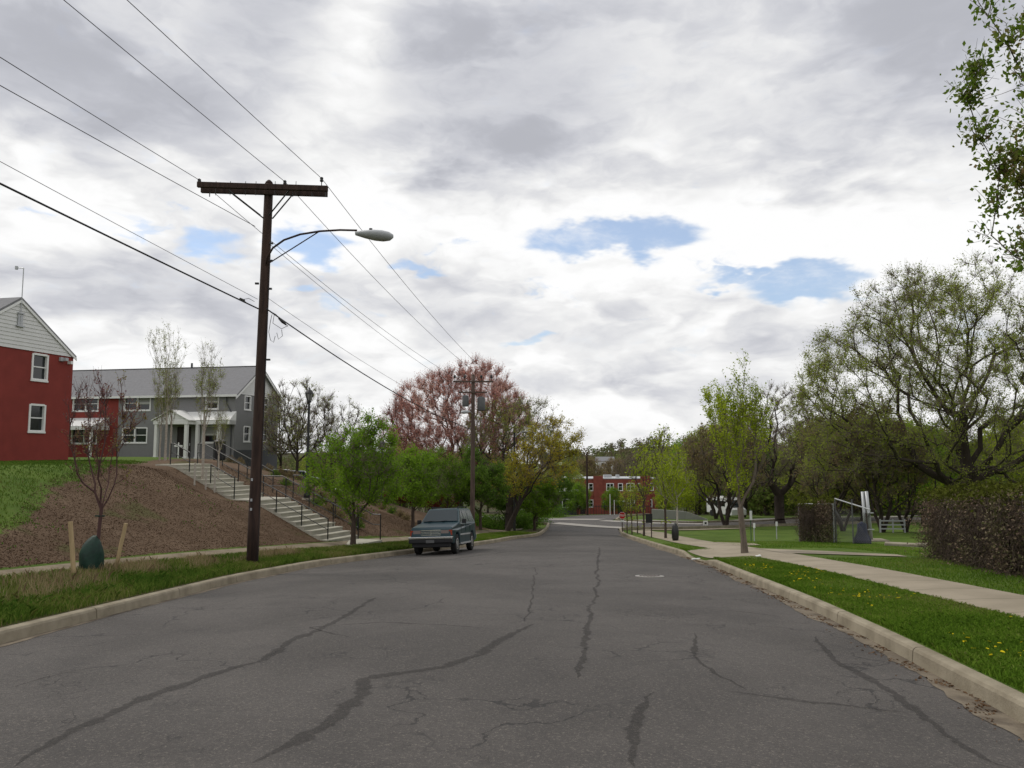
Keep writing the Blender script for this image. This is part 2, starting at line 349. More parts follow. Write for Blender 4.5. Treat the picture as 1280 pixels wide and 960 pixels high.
def ys(): return np.concatenate([np.arange(-80, -6, 4), np.arange(-6, 62, .5), np.arange(62, 110, 1.0), np.arange(110, 200, 5), np.geomspace(200, 2500, 34)])
def build_ground():
    yy = ys(); S = np.concatenate([[.145, .155], np.arange(.35, 7, .28), np.arange(7, 20, .55), np.arange(20, 40, 1.5), np.geomspace(40, 1800, 26)])
    rows = []
    for y in yy:
        l, r = float(xL(y)), float(xR(y)); F = float(fade(y)); L = []
        lowl = float(P(y))-.10*F-.07
        for s in S[::-1]:
            if s < .15: L.append((l-s, y, lowl-.05 if F > 0 else lowl))
            else: L.append((l-s, y, None))
        for q in np.linspace(0, 1, 5): L.append((l+.02+(r-l-.04)*q, y, float(P(y))-.17*F-.02 if y < 120 else None))
        for s in S:
            if s < .15: L.append((r+s, y, lowl-.05 if F > 0 else lowl))
            else: L.append((r+s, y, None))
        rows.append(L)
    X = np.array([[p[0] for p in L] for L in rows]); Y = np.array([[p[1] for p in L] for L in rows])
    Z = H(X, Y)
    for i, L in enumerate(rows):
        for j, p in enumerate(L):
            if p[2] is not None: Z[i, j] = p[2]
    n, m = X.shape; V = np.stack([X, Y, Z], -1).reshape(-1, 3)
    idx = np.arange(n*m).reshape(n, m)
    F = np.stack([idx[:-1, :-1], idx[:-1, 1:], idx[1:, 1:], idx[1:, :-1]], -1).reshape(-1, 4)
    me = arr_mesh('ground', V, F, smooth=True)
    x, y = V[:, 0], V[:, 1]; sl = xL(y)-x; sr = x-xR(y)
    s0 = np.interp(y, [14, 28, 50, 62, 75, 90], [4.2, 2.9, 3.0, 7, 16, 34])
    # mulch: hillside between path and crest; upper boundary follows the crest, nearer ones lower
    top = s0+np.interp(y, [8, 15, 19, 23, 29, 36, 60], [1.4, 1.6, 2.6, 5.3, 8.8, 14, 24])
    mulch = np.clip((sl-s0+.15)/.35, 0, 1)*np.clip((top-sl)/.9, 0, 1)*np.clip((58-y)/6, 0, 1)
    for nm, val in (('mulch', mulch), ('wild', ((sl > 0) & (sl < swin(y)+.2) & (y < 60)).astype(float)), ('far', np.clip((y-70)/80, 0, 1))):
        a = me.attributes.new(nm, 'FLOAT', 'POINT'); a.data.foreach_set('value', val.astype(np.float32))
    m = bpy.data.materials.new('ground_cover'); m.use_nodes = True; t = NT(m.node_tree); b = m.node_tree.nodes['Principled BSDF']
    b.inputs['Roughness'].default_value = .95; b.inputs['Specular IOR Level'].default_value = .1
    g = t.n('ShaderNodeNewGeometry').outputs['Position']
    n1 = t.noise(g, .5, 6, .6); n2 = t.noise(g, 9, 5, .65); n3 = t.noise(g, 45, 3, .7)
    grass = t.mix(t.sm(n1, .35, .65), (.060, .105, .016), (.095, .145, .026))
    grass = t.mix(t.m('MULTIPLY', t.sm(n2, .5, .75), .6), grass, (.10, .085, .035))
    wildc = t.mix(t.sm(n2, .35, .7), (.050, .065, .018), (.115, .085, .045))
    mul = t.mix(t.sm(n3, .3, .7), (.074, .048, .031), (.130, .087, .057))
    mul = t.mix(t.m('MULTIPLY', t.sm(n1, .4, .7), .55), mul, (.165, .115, .078))
    gp = t.noise(g, .35, 4, .6); mul = t.mix(t.m('MULTIPLY', t.sm(gp, .6, .68), .55), mul, (.06, .075, .02))
    def at_(n): return t.n('ShaderNodeAttribute', attribute_name=n).outputs['Fac']
    mm = t.sm(t.m('ADD', at_('mulch'), t.m('MULTIPLY', t.m('SUBTRACT', t.noise(g, 2.2, 5), .5), .9)), .4, .6)
    farc = t.mix(t.sm(t.noise(g, .05, 5), .4, .6), (.045, .055, .02), (.07, .055, .035))
    c = t.mix(at_('wild'), grass, wildc); c = t.mix(at_('far'), c, farc); c = t.mix(mm, c, mul); t.l(c, b.inputs['Base Color'])
    bp = t.n('ShaderNodeBump'); bp.inputs['Strength'].default_value = .7; bp.inputs['Distance'].default_value = .05
    t.l(t.m('ADD', n2, t.m('MULTIPLY', n3, .5)), bp.inputs['Height']); t.l(bp.outputs[0], b.inputs['Normal'])
    tag(link('ground', me, m), kind='structure')
build_ground()

def strip(yy, xa, xb, n, zf):
    """sheet between curves xa(y) and xb(y)"""
    q = np.linspace(0, 1, n); yy = np.asarray(yy, float); a = xa(yy)[:, None]; b = xb(yy)[:, None]
    X = a+(b-a)*q; Y = np.repeat(yy[:, None], n, 1); Z = zf(X, Y)
    idx = np.arange(X.size).reshape(X.shape)
    return np.stack([X, Y, Z], -1).reshape(-1, 3), np.stack([idx[:-1, :-1], idx[:-1, 1:], idx[1:, 1:], idx[1:, :-1]], -1).reshape(-1, 4)
def lift(y): return np.interp(y, [45, 57], [0, .05])
def asphalt():
    m = bpy.data.materials.new('worn_asphalt'); m.use_nodes = True; t = NT(m.node_tree); b = m.node_tree.nodes['Principled BSDF']
    g = t.n('ShaderNodeNewGeometry').outputs['Position']
    b.inputs['Roughness'].default_value = .82; b.inputs['Specular IOR Level'].default_value = .35
    n0 = t.noise(g, .22, 5, .6, .4); n1 = t.noise(g, 1.3, 6, .65, .3); n2 = t.noise(g, 38, 4, .85); n3 = t.noise(g, 120, 3, .85); n4 = t.noise(g, 11, 5, .8)
    c = t.mix(t.sm(n0, .38, .62), (.090, .081, .075), (.058, .052, .048))
    c = t.mix(t.m('MULTIPLY', t.sm(n1, .45, .72), .5), c, (.048, .044, .042)); c = t.mix(t.m('MULTIPLY', t.sm(t.noise(g, .8, 3, .5), .62, .74), .45), c, (.040, .037, .036))
    # aggregate: pale stones and dark pits
    c = t.mix(t.m('MULTIPLY', t.sm(n4, .42, .62), .35), c, (.050, .046, .043)); c = t.mix(t.m('MULTIPLY', t.sm(n2, .53, .64), .70), c, (.21, .185, .16))
    c = t.mix(t.m('MULTIPLY', t.sm(n3, .52, .62), .75), c, (.014, .013, .013))
    # fine branching cracks, only in patches
    dv = t.n('ShaderNodeVectorMath', operation='ADD'); sc = t.n('ShaderNodeVectorMath', operation='SCALE')
    nz = t.n('ShaderNodeTexNoise'); nz.inputs['Scale'].default_value = 2.0; nz.inputs['Detail'].default_value = 5; t.l(g, nz.inputs['Vector'])
    t.l(nz.outputs['Color'], sc.inputs[0]); sc.inputs['Scale'].default_value = .9; t.l(g, dv.inputs[0]); t.l(sc.outputs[0], dv.inputs[1])
    def crack(scale, w, lo, hi, pn):
        v = t.n('ShaderNodeTexVoronoi', feature='DISTANCE_TO_EDGE'); v.inputs['Scale'].default_value = scale; t.l(dv.outputs[0], v.inputs['Vector'])
        ln = t.m('SUBTRACT', 1.0, t.sm(v.outputs['Distance'], w*.3, w))
        return t.m('MULTIPLY', ln, t.sm(pn, lo, hi))
    k1 = crack(.55, .010, .44, .58, t.noise(g, .30, 3)); k2 = crack(1.9, .016, .52, .64, t.noise(g, .45, 4))
    kk = t.m('MAXIMUM', k1, k2)
    c = t.mix(t.m('MULTIPLY', kk, .75), c, (.018, .017, .017)); t.l(c, b.inputs['Base Color'])
    bp = t.n('ShaderNodeBump'); bp.inputs['Strength'].default_value = .55; bp.inputs['Distance'].default_value = .012
    t.l(t.m('SUBTRACT', t.m('ADD', n2, t.m('MULTIPLY', n3, .6)), t.m('MULTIPLY', kk, 1.2)), bp.inputs['Height']); t.l(bp.outputs[0], b.inputs['Normal'])
    return m
ASPH = asphalt()
V, F = strip(np.arange(-80, 65.1, .5), xL, xR, 17, lambda x, y: H(np.clip(x, xL(y)+.001, xR(y)-.001), y)+lift(y))
tag(link('road', arr_mesh('road', V, F, smooth=True), ASPH), kind='structure')
def road_z(x, y): return float(H(min(max(x, float(xL(y))+.001), float(xR(y))-.001), y)+lift(y))

def rail_interp(pts, n):
    pts = np.array(pts, float); d = np.concatenate([[0], np.cumsum(np.linalg.norm(np.diff(pts, axis=0), axis=1))])
    s = np.linspace(0, d[-1], n); return np.stack([np.interp(s, d, pts[:, i]) for i in range(2)], -1)
def ribbon(name, A, B, dz, m, n=40, cols=8, kind='structure', zf=None):
    a, b = rail_interp(A, n), rail_interp(B, n); q = np.linspace(0, 1, cols)[None, :, None]
    G = a[:, None]*(1-q)+b[:, None]*q; Z = (zf or H)(G[..., 0], G[..., 1])+dz
    V = np.concatenate([G, Z[..., None]], -1).reshape(-1, 3); idx = np.arange(n*cols).reshape(n, cols)
    F = np.stack([idx[:-1, :-1], idx[:-1, 1:], idx[1:, 1:], idx[1:, :-1]], -1).reshape(-1, 4)
    return tag(link(name, arr_mesh(name, V, F, smooth=True), m), kind=kind)
# cross street, running diagonally from right front to left back
NEAR = [(60, 78), (30, 66.5), (17, 60.6), (12, 58.3), (8.6, 58.0), (6.0, 61), (3.4, 65.5), (-4, 73), (-20, 88), (-60, 120)]
FAR = [(62, 88), (31, 76), (20.5, 68.5), (16.6, 66.6), (12.5, 67.8), (8.2, 72.5), (4.2, 77.5), (0, 82), (-16, 97), (-56, 130)]
ribbon('cross_street', NEAR, FAR, .065, ASPH, 120, 12)
ribbon('far_road', [(4.5, 76), (7, 86), (13, 105), (16, 118)], [(9.5, 71.5), (12.5, 84), (19, 103), (23, 118)], .05, ASPH, 50, 8)
M['xwalk'] = mat('crosswalk_concrete', (.34, .32, .29), .9, .2, 1.2)
ribbon('crosswalk', [(8.9, 57.9), (6.2, 60.8), (3.3, 65.6)], [(10.0, 59.4), (7.3, 62.6), (4.3, 67.3)], .085, M['xwalk'], 30, 4)
ribbon('crosswalk', [(16.2, 64.2), (12.2, 65.6), (8.0, 69.8)], [(16.9, 65.8), (13.0, 67.2), (9.0, 71.6)], .085, M['xwalk'], 30, 4)
ribbon('crosswalk', [(3.2, 72.5), (8.1, 71.8)], [(4.0, 75.0), (9.3, 74.2)], .088, M['xwalk'], 20, 4)

def kerb(name, pts, side, hf=None, cap=3.0, lift_f=None, zbase=None):
    """kerb swept along pts; side +1 when the verge lies to the right of travel"""
    pts = np.array(pts, float); d = np.concatenate([[0], np.cumsum(np.linalg.norm(np.diff(pts, axis=0), axis=1))])
    mb = MB(); L = d[-1]; s = 0
    prof = [(0, -.15), (0, .0), (.012, .13), (.03, .16), (.055, .172), (.175, .178), (.175, -.15)]
    while s < L-.2:
        e = min(s+cap, L); ss = np.linspace(s+.011, e-.011, 6); i0 = len(mb.v); k = len(prof)
        for q in ss:
            x, y = np.interp(q, d, pts[:, 0]), np.interp(q, d, pts[:, 1]); x2, y2 = np.interp(q+.05, d, pts[:, 0]), np.interp(q+.05, d, pts[:, 1])
            x1, y1 = np.interp(q-.05, d, pts[:, 0]), np.interp(q-.05, d, pts[:, 1])
            t = np.array([x2-x1, y2-y1]); t /= np.linalg.norm(t)+1e-9; nn = np.array([t[1], -t[0]])*side
            z = zbase(x, y) if zbase else road_z(x, y); h = hf(y) if hf else 1.0
            for o, zz in prof: mb.v.append((x+nn[0]*o, y+nn[1]*o, z+(zz*h if zz > 0 else zz)))
        for j in range(5):
            for q in range(k-1): mb.f.append((i0+j*k+q, i0+(j+1)*k+q, i0+(j+1)*k+q+1, i0+j*k+q+1))
        mb.f.append(tuple(range(i0, i0+k))); mb.f.append(tuple(range(i0+5*k, i0+6*k))[::-1]); s = e
    return tag(mb.build(name, M['kerb']), kind='structure')
yk = np.arange(-30, 50.1, 1.0)
kerb('kerb', [(float(xL(y)), y) for y in np.arange(-30, 64.5, 1.0)]+[(2.6, 65.6), (.8, 67.6), (-4, 72.4), (-20, 87.3)], -1, zbase=lambda x, y: hz(x, y)*0+float(P(y))-.10*float(fade(y))+float(lift(y)))
kerb('kerb', [(float(xR(y)), y) for y in np.arange(-30, 56.1, 1.0)]+[(8.3, 57.2), (8.9, 57.9), (10, 58.1), (12, 58.1), (17, 60.4), (30, 66.3), (60, 77.8)], 1,
     hf=lambda y: 1-.85*float(driveway(y)) if y < 50 else 1, zbase=lambda x, y: float(P(y))-.10*float(fade(y))+float(lift(y)))
kerb('kerb', [(31, 76.1), (20.5, 68.6), (16.6, 66.8), (12.5, 68.0), (10, 71.2), (12.6, 84), (19, 103)], -1, zbase=lambda x, y: hz(x, y)+.04)
# gutters (ragged inner edge)
rg = np.random.default_rng(5); gy = np.arange(-30, 50, .12)
wl = .13+.05*np.convolve(rg.normal(size=len(gy)), np.ones(20)/6, 'same')
wr = .20+.07*np.convolve(rg.normal(size=len(gy)), np.ones(12)/4, 'same')
zg = lambda x, y: H(np.clip(x, xL(y)+.001, xR(y)-.001), y)+lift(y)+.005
V, F = strip(gy, xL, lambda y: xL(y)+np.interp(y, gy, np.maximum(wl, .03)), 3, zg); tag(link('gutter', arr_mesh('gutter', V, F), M['gutter']), kind='structure')
V, F = strip(gy, lambda y: xR(y)-np.interp(y, gy, np.maximum(wr, .08)), xR, 3, zg); tag(link('gutter', arr_mesh('gutter', V, F), M['gutter']), kind='structure')
# footpaths
def slabs(name, cf, w, y0, y1, dz=.02, m='walk'):
    """concrete walk in slabs along x = cf(y), with joints"""
    mb = MB(); y = y0; seg = 1.5
    while y < y1:
        e = y+seg; yy = np.linspace(y+.008, e-.008, 4); i0 = len(mb.v)
        for q in yy:
            x = float(cf(q)); ww = float(w(q)) if callable(w) else w
            for o in (-ww/2, -ww/6, ww/6, ww/2): mb.v.append((x+o, q, hz(x+o, q)+dz))
        for j in range(3):
            for k in range(3): a = i0+j*4+k; mb.f.append((a, a+1, a+5, a+4))
        y = e
    return tag(mb.build(name, M[m]), kind='structure')
slabs('footpath', lambda y: xL(y)-swin(y)-.6, 1.2, -30, 54, .02, 'dustywalk')
RWX = lambda y: sminterp(y, [-30, 0, 10, 18, 26, 34, 44, 56, 60], [3.5, 6.35, 7.5, 8.2, 8.45, 8.2, 8.6, 9.6, 10.2], 1.5)
slabs('footpath', RWX, 1.45, -30, 57, .02)
ribbon('driveway_apron', [(float(xR(23.6))+.17, 23.6), (float(xR(28.4))+.17, 28.4)], [(float(RWX(23.0))-.6, 22.6), (float(RWX(28.8))-.6, 29.2)], .022, M['walk'], 20, 6)
ribbon('side_path', [(8.9, 27.6), (10.6, 26.0), (12.1, 23.6)], [(8.9, 24.6), (10.6, 23.6), (11.9, 22.6)], .026, M['walk'], 16, 6)
ribbon('side_path', [(8.9, 33.2), (10.2, 31.6)], [(8.9, 29.5), (10.0, 30.2)], .026, M['walk'], 8, 4)
ribbon('footpath', [(17, 66.9+1.0), (13, 68.4+.9), (11, 72.2)], [(18, 68.6+1), (14.5, 70.5+1), (12.6, 73)], .06, M['xwalk'], 20, 4)
ribbon('footpath', [(62, 90.2), (31, 77.9), (20, 70.3)], [(62, 92), (31, 80), (19, 71.6)], .06, M['xwalk'], 30, 4)
ribbon('footpath', [(10.3, 59.4+.2-1.8), (13, 57.6), (18, 59.4)], [(9.6, 56.9), (13, 56.4), (18.5, 58.2)], .05, M['walk'], 20, 4)
ribbon('footpath', [(2.3, 66.2), (1.4, 64.0), (.7, 57), (-.6, 50)], [(1.0, 66.8), (.1, 64.0), (-.6, 57), (-1.8, 50)], .05, M['walk'], 20, 4)
# sealed cracks on the carriageway (picture points turned into road points)
def roadpt(px, py):
    d = ray(px, py); d = d/d[1]; Y = np.arange(2.0, 60, .02); z = P(Y); i = np.argmax(EYE+d[2]*Y <= z-.02)
    return np.array([d[0]*Y[i], Y[i]])
def seam(pts, w, seed):
    r_ = np.random.default_rng(seed); P2 = np.array([roadpt(*p) for p in pts]); d = np.concatenate([[0], np.cumsum(np.linalg.norm(np.diff(P2, axis=0), axis=1))])
    n = max(8, int(d[-1]/.06)); s = np.linspace(0, d[-1], n); c = np.stack([np.interp(s, d, P2[:, i]) for i in (0, 1)], -1)
    j = np.convolve(r_.normal(size=n+40), np.ones(14)/14*3.2, 'same')[20:-20]; t = np.gradient(c, axis=0); t /= np.linalg.norm(t, axis=1)[:, None]
    nn = np.stack([t[:, 1], -t[:, 0]], -1); c = c+nn*(j*.035)[:, None]
    ww = 1.6*w*(.6+.5*np.abs(np.convolve(r_.normal(size=n+20), np.ones(6)/6*2, 'same')[10:-10])); ww = ww*np.clip(np.minimum(s, d[-1]-s)/.6+.1, 0, 1)
    V = []; F = []; RR = []
    for i in range(n):
        for o, q in ((-.5, 0), (-.2, 1), (.2, 1), (.5, 0)): p = c[i]+nn[i]*ww[i]*o; V.append((p[0], p[1], road_z(p[0], p[1])+.004)); RR.append(q)
        if i:
            for k in range(3): F.append((4*i-4+k, 4*i-3+k, 4*i+1+k, 4*i+k))
    tag(link('crack_sealant', arr_mesh('crack_sealant', V, F, RR), M['seal']), kind='structure')
def soft_seal():
    m = M['seal']; t = NT(m.node_tree); b = m.node_tree.nodes['Principled BSDF']; g = t.n('ShaderNodeNewGeometry').outputs['Position']
    at_ = t.n('ShaderNodeAttribute', attribute_name='rnd').outputs['Fac']
    f = t.sm(t.m('ADD', at_, t.m('ADD', t.m('MULTIPLY', t.m('SUBTRACT', t.noise(g, 14, 4, .75), .5), 2.0), t.m('MULTIPLY', t.m('SUBTRACT', t.noise(g, 1.1, 3), .5), 1.6))), .35, .85)
    t.l(t.m('MULTIPLY', f, .36), b.inputs['Alpha'])
soft_seal()
for i, (pts, w) in enumerate([
    ([(320, 960), (372, 930), (428, 898), (452, 872), (458, 852), (500, 845), (560, 836), (600, 820), (632, 798), (668, 782)], .13),
    ([(15, 960), (85, 918), (150, 888), (190, 868), (250, 850), (330, 826), (370, 800), (420, 778), (470, 748)], .10),
    ([(1022, 790), (1030, 808), (1050, 824), (1080, 842), (1120, 862), (1145, 880), (1175, 908), (1215, 930), (1275, 952)], .08),
    ([(1140, 884), (1080, 877), (1010, 873), (960, 868), (905, 862)], .07),
    ([(798, 960), (800, 925), (806, 895), (818, 866)], .09),
    ([(722, 850), (728, 815), (738, 780), (744, 740), (748, 700), (750, 684)], .07),
    ([(860, 790), (870, 820), (900, 845), (935, 862)], .05), ([(560, 700), (600, 694), (640, 690), (700, 688)], .10),
    ([(440, 800), (390, 785), (480, 780), (560, 784), (612, 788)], .05), ([(880, 760), (930, 762), (990, 768)], .05),
    ([(660, 780), (665, 740), (670, 710)], .03), ([(0, 860), (60, 845), (120, 832)], .04)]): seam(pts, w, i+1)
# ------------------------------------------------------------------ grass, mulch chips, litter
def blades(name, X, Y, h, w, lean, m, seed, label, zoff=0.0, z=None, cat='grass'):
    r_ = np.random.default_rng(seed); n = len(X); Z = (H(X, Y) if z is None else z)+zoff
    a = r_.uniform(0, 2*np.pi, n); hh = h*r_.uniform(.45, 1.15, n); ww = w*r_.uniform(.6, 1.3, n)
    dx, dy = np.cos(a), np.sin(a); la = r_.uniform(0, 2*np.pi, n); ll = hh*lean*r_.uniform(.2, 1, n)
    b = np.stack([X, Y, Z], -1); wv = np.stack([dx*ww/2, dy*ww/2, 0*ww], -1)
    mid = b+np.stack([np.cos(la)*ll*.35, np.sin(la)*ll*.35, hh*.6], -1); tip = b+np.stack([np.cos(la)*ll, np.sin(la)*ll, hh*(1-.25*lean)], -1)
    V = np.stack([b-wv, b+wv, mid+wv*.7, tip, mid-wv*.7], 1)
    F = np.arange(n*5).reshape(n, 5); rr = np.repeat(np.clip(.45+.2*hn2(X, Y)+.22*hn2(X*.37+1, Y*.31)+r_.normal(0, .2, n), 0, 1), 5)
    return tag(link(name, arr_mesh(name, V.reshape(-1, 3), F, rr), m), label, cat, kind='stuff')
def hn2(x, y): return np.sin(x*2.1+np.cos(y*1.3)*1.7)*np.cos(y*1.7+np.sin(x*.9)*2)
rg = np.random.default_rng(11)
# right verge and lawn: denser near the camera
def scatter_r(n, y0, y1, s0, s1, pw=1.6):
    y = y0+(y1-y0)*rg.uniform(0, 1, n)**pw; s = rg.uniform(s0, s1, n) if not callable(s1) else s0+(s1(y)-s0)*rg.uniform(0, 1, n)
    return xR(y)+s, y
def keep_r(x, y): return (np.abs(x-RWX(y)) > .70+.05*hn2(x*4, y*4)) & ~((driveway(y) > .25) & (x < RWX(y)))
x, y = scatter_r(150000, 3.5, 34, .17, lambda y: np.full_like(y, 9.0)); k = keep_r(x, y)&~((y>22.3)&(y<28)&(x<12.3)&(x>8)); x, y = x[k], y[k]
blades('lawn_grass', x, y, .055, .010, .8, LM['grass'], 3, 'short green lawn grass on the right side of the road')
x, y = scatter_r(130000, 3.5, 26, .17, lambda y: RWX(y)-xR(y)-.6, 1.5); k = keep_r(x, y); x, y = x[k], y[k]
kk = hn2(x*.55+3, y*.4) > -.75+.5*rg.normal(size=len(x)); x, y = x[kk], y[kk]
blades('lawn_grass', x, y, .055, .009, 1.1, LM['grass'], 4, 'short lawn grass on the verge beside the right kerb')
x, y = scatter_r(9000, 3.5, 30, .16, .30, 1.2); k = keep_r(x, y); x, y = x[k], y[k]
blades('lawn_grass', x, y, .09, .010, 1.0, LM['grass'], 5, 'ragged grass edge along the right kerb')
# left verge, long and weedy
n = 120000; y = 5+29*rg.uniform(0, 1, n)**1.2; s = .17+(swin(y)-.1)*rg.uniform(0, 1, n); x = xL(y)-s
blades('verge_grass', x, y, .17, .010, .8, LM['wild'], 6, 'long wild verge grass beside the left kerb')
n = 17000; y = 9+16*rg.uniform(0, 1, n); s = .9+(swin(y)-.9)*rg.uniform(0, 1, n); x = xL(y)-s; k = hn2(x*.9, y*.7) > .15+.3*rg.normal(size=len(x)); x, y = x[k], y[k]
blades('dry_grass', x, y, .30, .006, .5, LM['dry'], 7, 'dry straw coloured grass around the utility pole')
n = 12000; y = 5+12*rg.uniform(0, 1, n); s = .6+(swin(y)-.6)*rg.uniform(0, 1, n); x = xL(y)-s; k = hn2(x*.9+1, y*.9) > .1; x, y = x[k], y[k]
blades('weeds', x, y, .17, .022, 1.1, LM['weed'], 8, 'broad leaved green weeds in the left verge', cat='weeds')
n = 50000; y = 28+22*rg.uniform(0, 1, n); s = .17+(swin(y)-.1)*rg.uniform(0, 1, n)
blades('verge_grass', xL(y)-s, y, .10, .02, .8, LM['grass'], 9, 'green verge grass behind the parked car')
n = 60000; y = 12+26*rg.uniform(0, 1, n); s = rg.uniform(6, 20, n); x = xL(y)-s; top = np.interp(y, [8, 15, 19, 23, 29, 36, 60], [1.4, 1.6, 2.6, 5.3, 8.8, 14, 24])+np.interp(y, [14, 28], [4.2, 2.9])
k = s > top-.4+.6*hn2(x, y); x, y = x[k], y[k]
blades('lawn_grass', x, y, .09, .022, .7, LM['bank'], 10, 'green lawn at the top of the bank')
# mulch chips lying flat
n = 120000; y = 8+34*rg.uniform(0, 1, n)**1.1; s0 = np.interp(y, [14, 28], [4.15, 2.85]); s = s0+rg.uniform(0, 1, n)**1.1*9
top = np.interp(y, [8, 15, 19, 23, 29, 36, 60], [1.4, 1.6, 2.6, 5.3, 8.8, 14, 24])+s0; x = xL(y)-s; k = s < top; x, y = x[k], y[k]
blades('mulch_chips', x, y, .025, .030, 2.6, LM['chips'], 12, 'brown mulch of bark chips on the bank', cat='mulch')
# litter in the right gutter
n = 2600; y = 3.5+24*rg.uniform(0, 1, n)**1.1; x = xR(y)-.02-np.abs(rg.normal(0, .14, n))
zz = np.array([road_z(a, b) for a, b in zip(x, y)])
k = (hn2(x*3, y*1.7) > -.2); blades('leaf_litter', x[k], y[k], .018, .03, 2.8, LM['litter'], 13, 'dead leaves and grit lying in the right gutter', z=zz[k]+.008, cat='litter')
# dandelions
n = 520; y = 6+16*rg.uniform(0, 1, n); x = xR(y)+.4+rg.uniform(0, 1, n)*(RWX(y)-xR(y)-1.2); k = hn2(x*1.1+2, y*.6) > .35+.2*rg.normal(size=n); x, y = x[k], y[k]
blades('dandelions', x, y, .02, .045, 1.5, LM['flower'], 14, 'yellow dandelion flowers in the right verge', zoff=.045, cat='flowers')
# ------------------------------------------------------------------ trees
def frusta(A, B, ra, rb, k):
    A, B = np.asarray(A, float), np.asarray(B, float); n = len(A); d = B-A; L = np.linalg.norm(d, axis=1, keepdims=True)+1e-9; d = d/L
    ref = np.where(np.abs(d[:, 2:3]) < .9, np.array([[0, 0, 1.0]]), np.array([[1.0, 0, 0]])); a = np.cross(d, ref); a /= np.linalg.norm(a, axis=1, keepdims=True); b = np.cross(d, a)
    th = 2*np.pi*np.arange(k)/k; c, s = np.cos(th), np.sin(th); ring = a[:, None]*c[None, :, None]+b[:, None]*s[None, :, None]
    V = np.concatenate([A[:, None]+ring*np.asarray(ra)[:, None, None], B[:, None]+ring*np.asarray(rb)[:, None, None]], 1)
    q = np.arange(k); f = np.stack([q, (q+1) % k, (q+1) % k+k, q+k], -1)
    return V.reshape(-1, 3), (np.arange(n)*2*k)[:, None, None]+f[None]
def skeleton(base_h, crown, npts, trunk_r, seed, alpha=.6, up=.0, lean=(0, 0), stems=1, shell=.5, tip=.006, kink=.06, seglen=.5, minsep=0, spread=None):
    """branches grown towards points inside the crown ellipsoids (cx,cy,cz,rx,ry,rz,weight)"""
    r_ = np.random.default_rng(seed); w = np.array([c[6] if len(c) > 6 else c[3]*c[4]*c[5] for c in crown], float); w /= w.sum()
    pts = []
    for c, nn in zip(crown, r_.multinomial(npts, w)):
        u = r_.normal(size=(nn, 3)); u /= np.linalg.norm(u, axis=1)[:, None]; rr = r_.uniform(0, 1, nn)**(1/3*(1-shell)+.02)
        pts.append(np.array(c[:3])+u*rr[:, None]*np.array(c[3:6]))
    pts = np.concatenate(pts); N = [np.zeros(3)]; par = [-1]; plen = [0.0]; D = [np.array([0, 0, 1.0])]
    for st in range(stems):
        m = max(3, int(base_h/.45)); cur = 0; sp = (r_.normal(size=2)*(.0 if stems == 1 else (spread or .18)))
        if stems > 1 and spread: an = 2*np.pi*st/stems+r_.uniform(-.4, .4); sp = np.array([np.cos(an), np.sin(an)])*spread
        for i in range(1, m+1):
            f = i/m; p = np.array([lean[0]*f**1.3+sp[0]*f*base_h, lean[1]*f**1.3+sp[1]*f*base_h, base_h*f])+np.append(r_.normal(size=2)*kink*.35*min(1, f*2), 0)
            N.append(p); par.append(cur); plen.append(plen[cur]+np.linalg.norm(p-N[cur])); D.append((p-N[cur])/np.linalg.norm(p-N[cur])); cur = len(N)-1
    top0 = 1+int(m*.6); first = len(N)
    start = N[-1]; o = np.argsort(np.linalg.norm(pts-start, axis=1))
    for p in pts[o]:
        A = np.array(N[top0:]); v = p-A; L = np.linalg.norm(v, axis=1)+1e-6; dd = np.array(D[top0:])
        cosb = (v*dd).sum(1)/L
        cost = L*(1+up*(1-v[:, 2]/L)+.45*(1-cosb))+alpha*np.array(plen[top0:])
        j = int(np.argmin(cost))+top0; a = N[j]; L = np.linalg.norm(p-a); k = max(1, int(L/seglen)); t0 = D[j]*L*.55; t1 = (p-a)*.6+np.array([0, 0, .25*L*(.5+up)]); cur = j
        for i in range(1, k+1):
            t = i/k; h = a*(2*t**3-3*t**2+1)+t0*(t**3-2*t**2+t)+p*(-2*t**3+3*t**2)+t1*(t**3-t**2)+r_.normal(size=3)*kink*(1 if i < k else 0)*min(L, 1)
            e = h-N[cur]; le = np.linalg.norm(e)+1e-6; N.append(h); par.append(cur); plen.append(plen[cur]+le); D.append(e/le); cur = len(N)-1
    N = np.array(N); par = np.array(par); n = len(N); acc = np.zeros(n); kids = np.zeros(n, int)
    for i in range(n-1, 0, -1):
        if kids[i] == 0: acc[i] = 1.0
        acc[par[i]] += acc[i]; kids[par[i]] += 1
    ex = min(2.3, max(1.45, math.log(max(acc[1], 2))/math.log(trunk_r/tip)))
    rad = (acc/acc[1])**(1/ex)*trunk_r; rad = np.maximum(rad, tip); rad[0] = rad[1]*1.35
    return N, par, rad, np.array(D), kids
def make_wood(N, par, rad, k):
    i = np.arange(1, len(N)); A, B = N[par[i]], N[i]; ra = np.minimum(rad[par[i]], rad[i]*1.25); ra[0] = rad[0]; rb = rad[i]
    thick = rb > .03; V = []; F = []; off = 0
    for msk, kk in ((thick, k), (~thick, 4)):
        if msk.any():
            v, f = frusta(A[msk], B[msk]+(B[msk]-A[msk])*.04, ra[msk], rb[msk], kk); V.append(v); F.append(f.reshape(-1, 4)+off); off += len(v)
    return np.concatenate(V), np.concatenate(F)
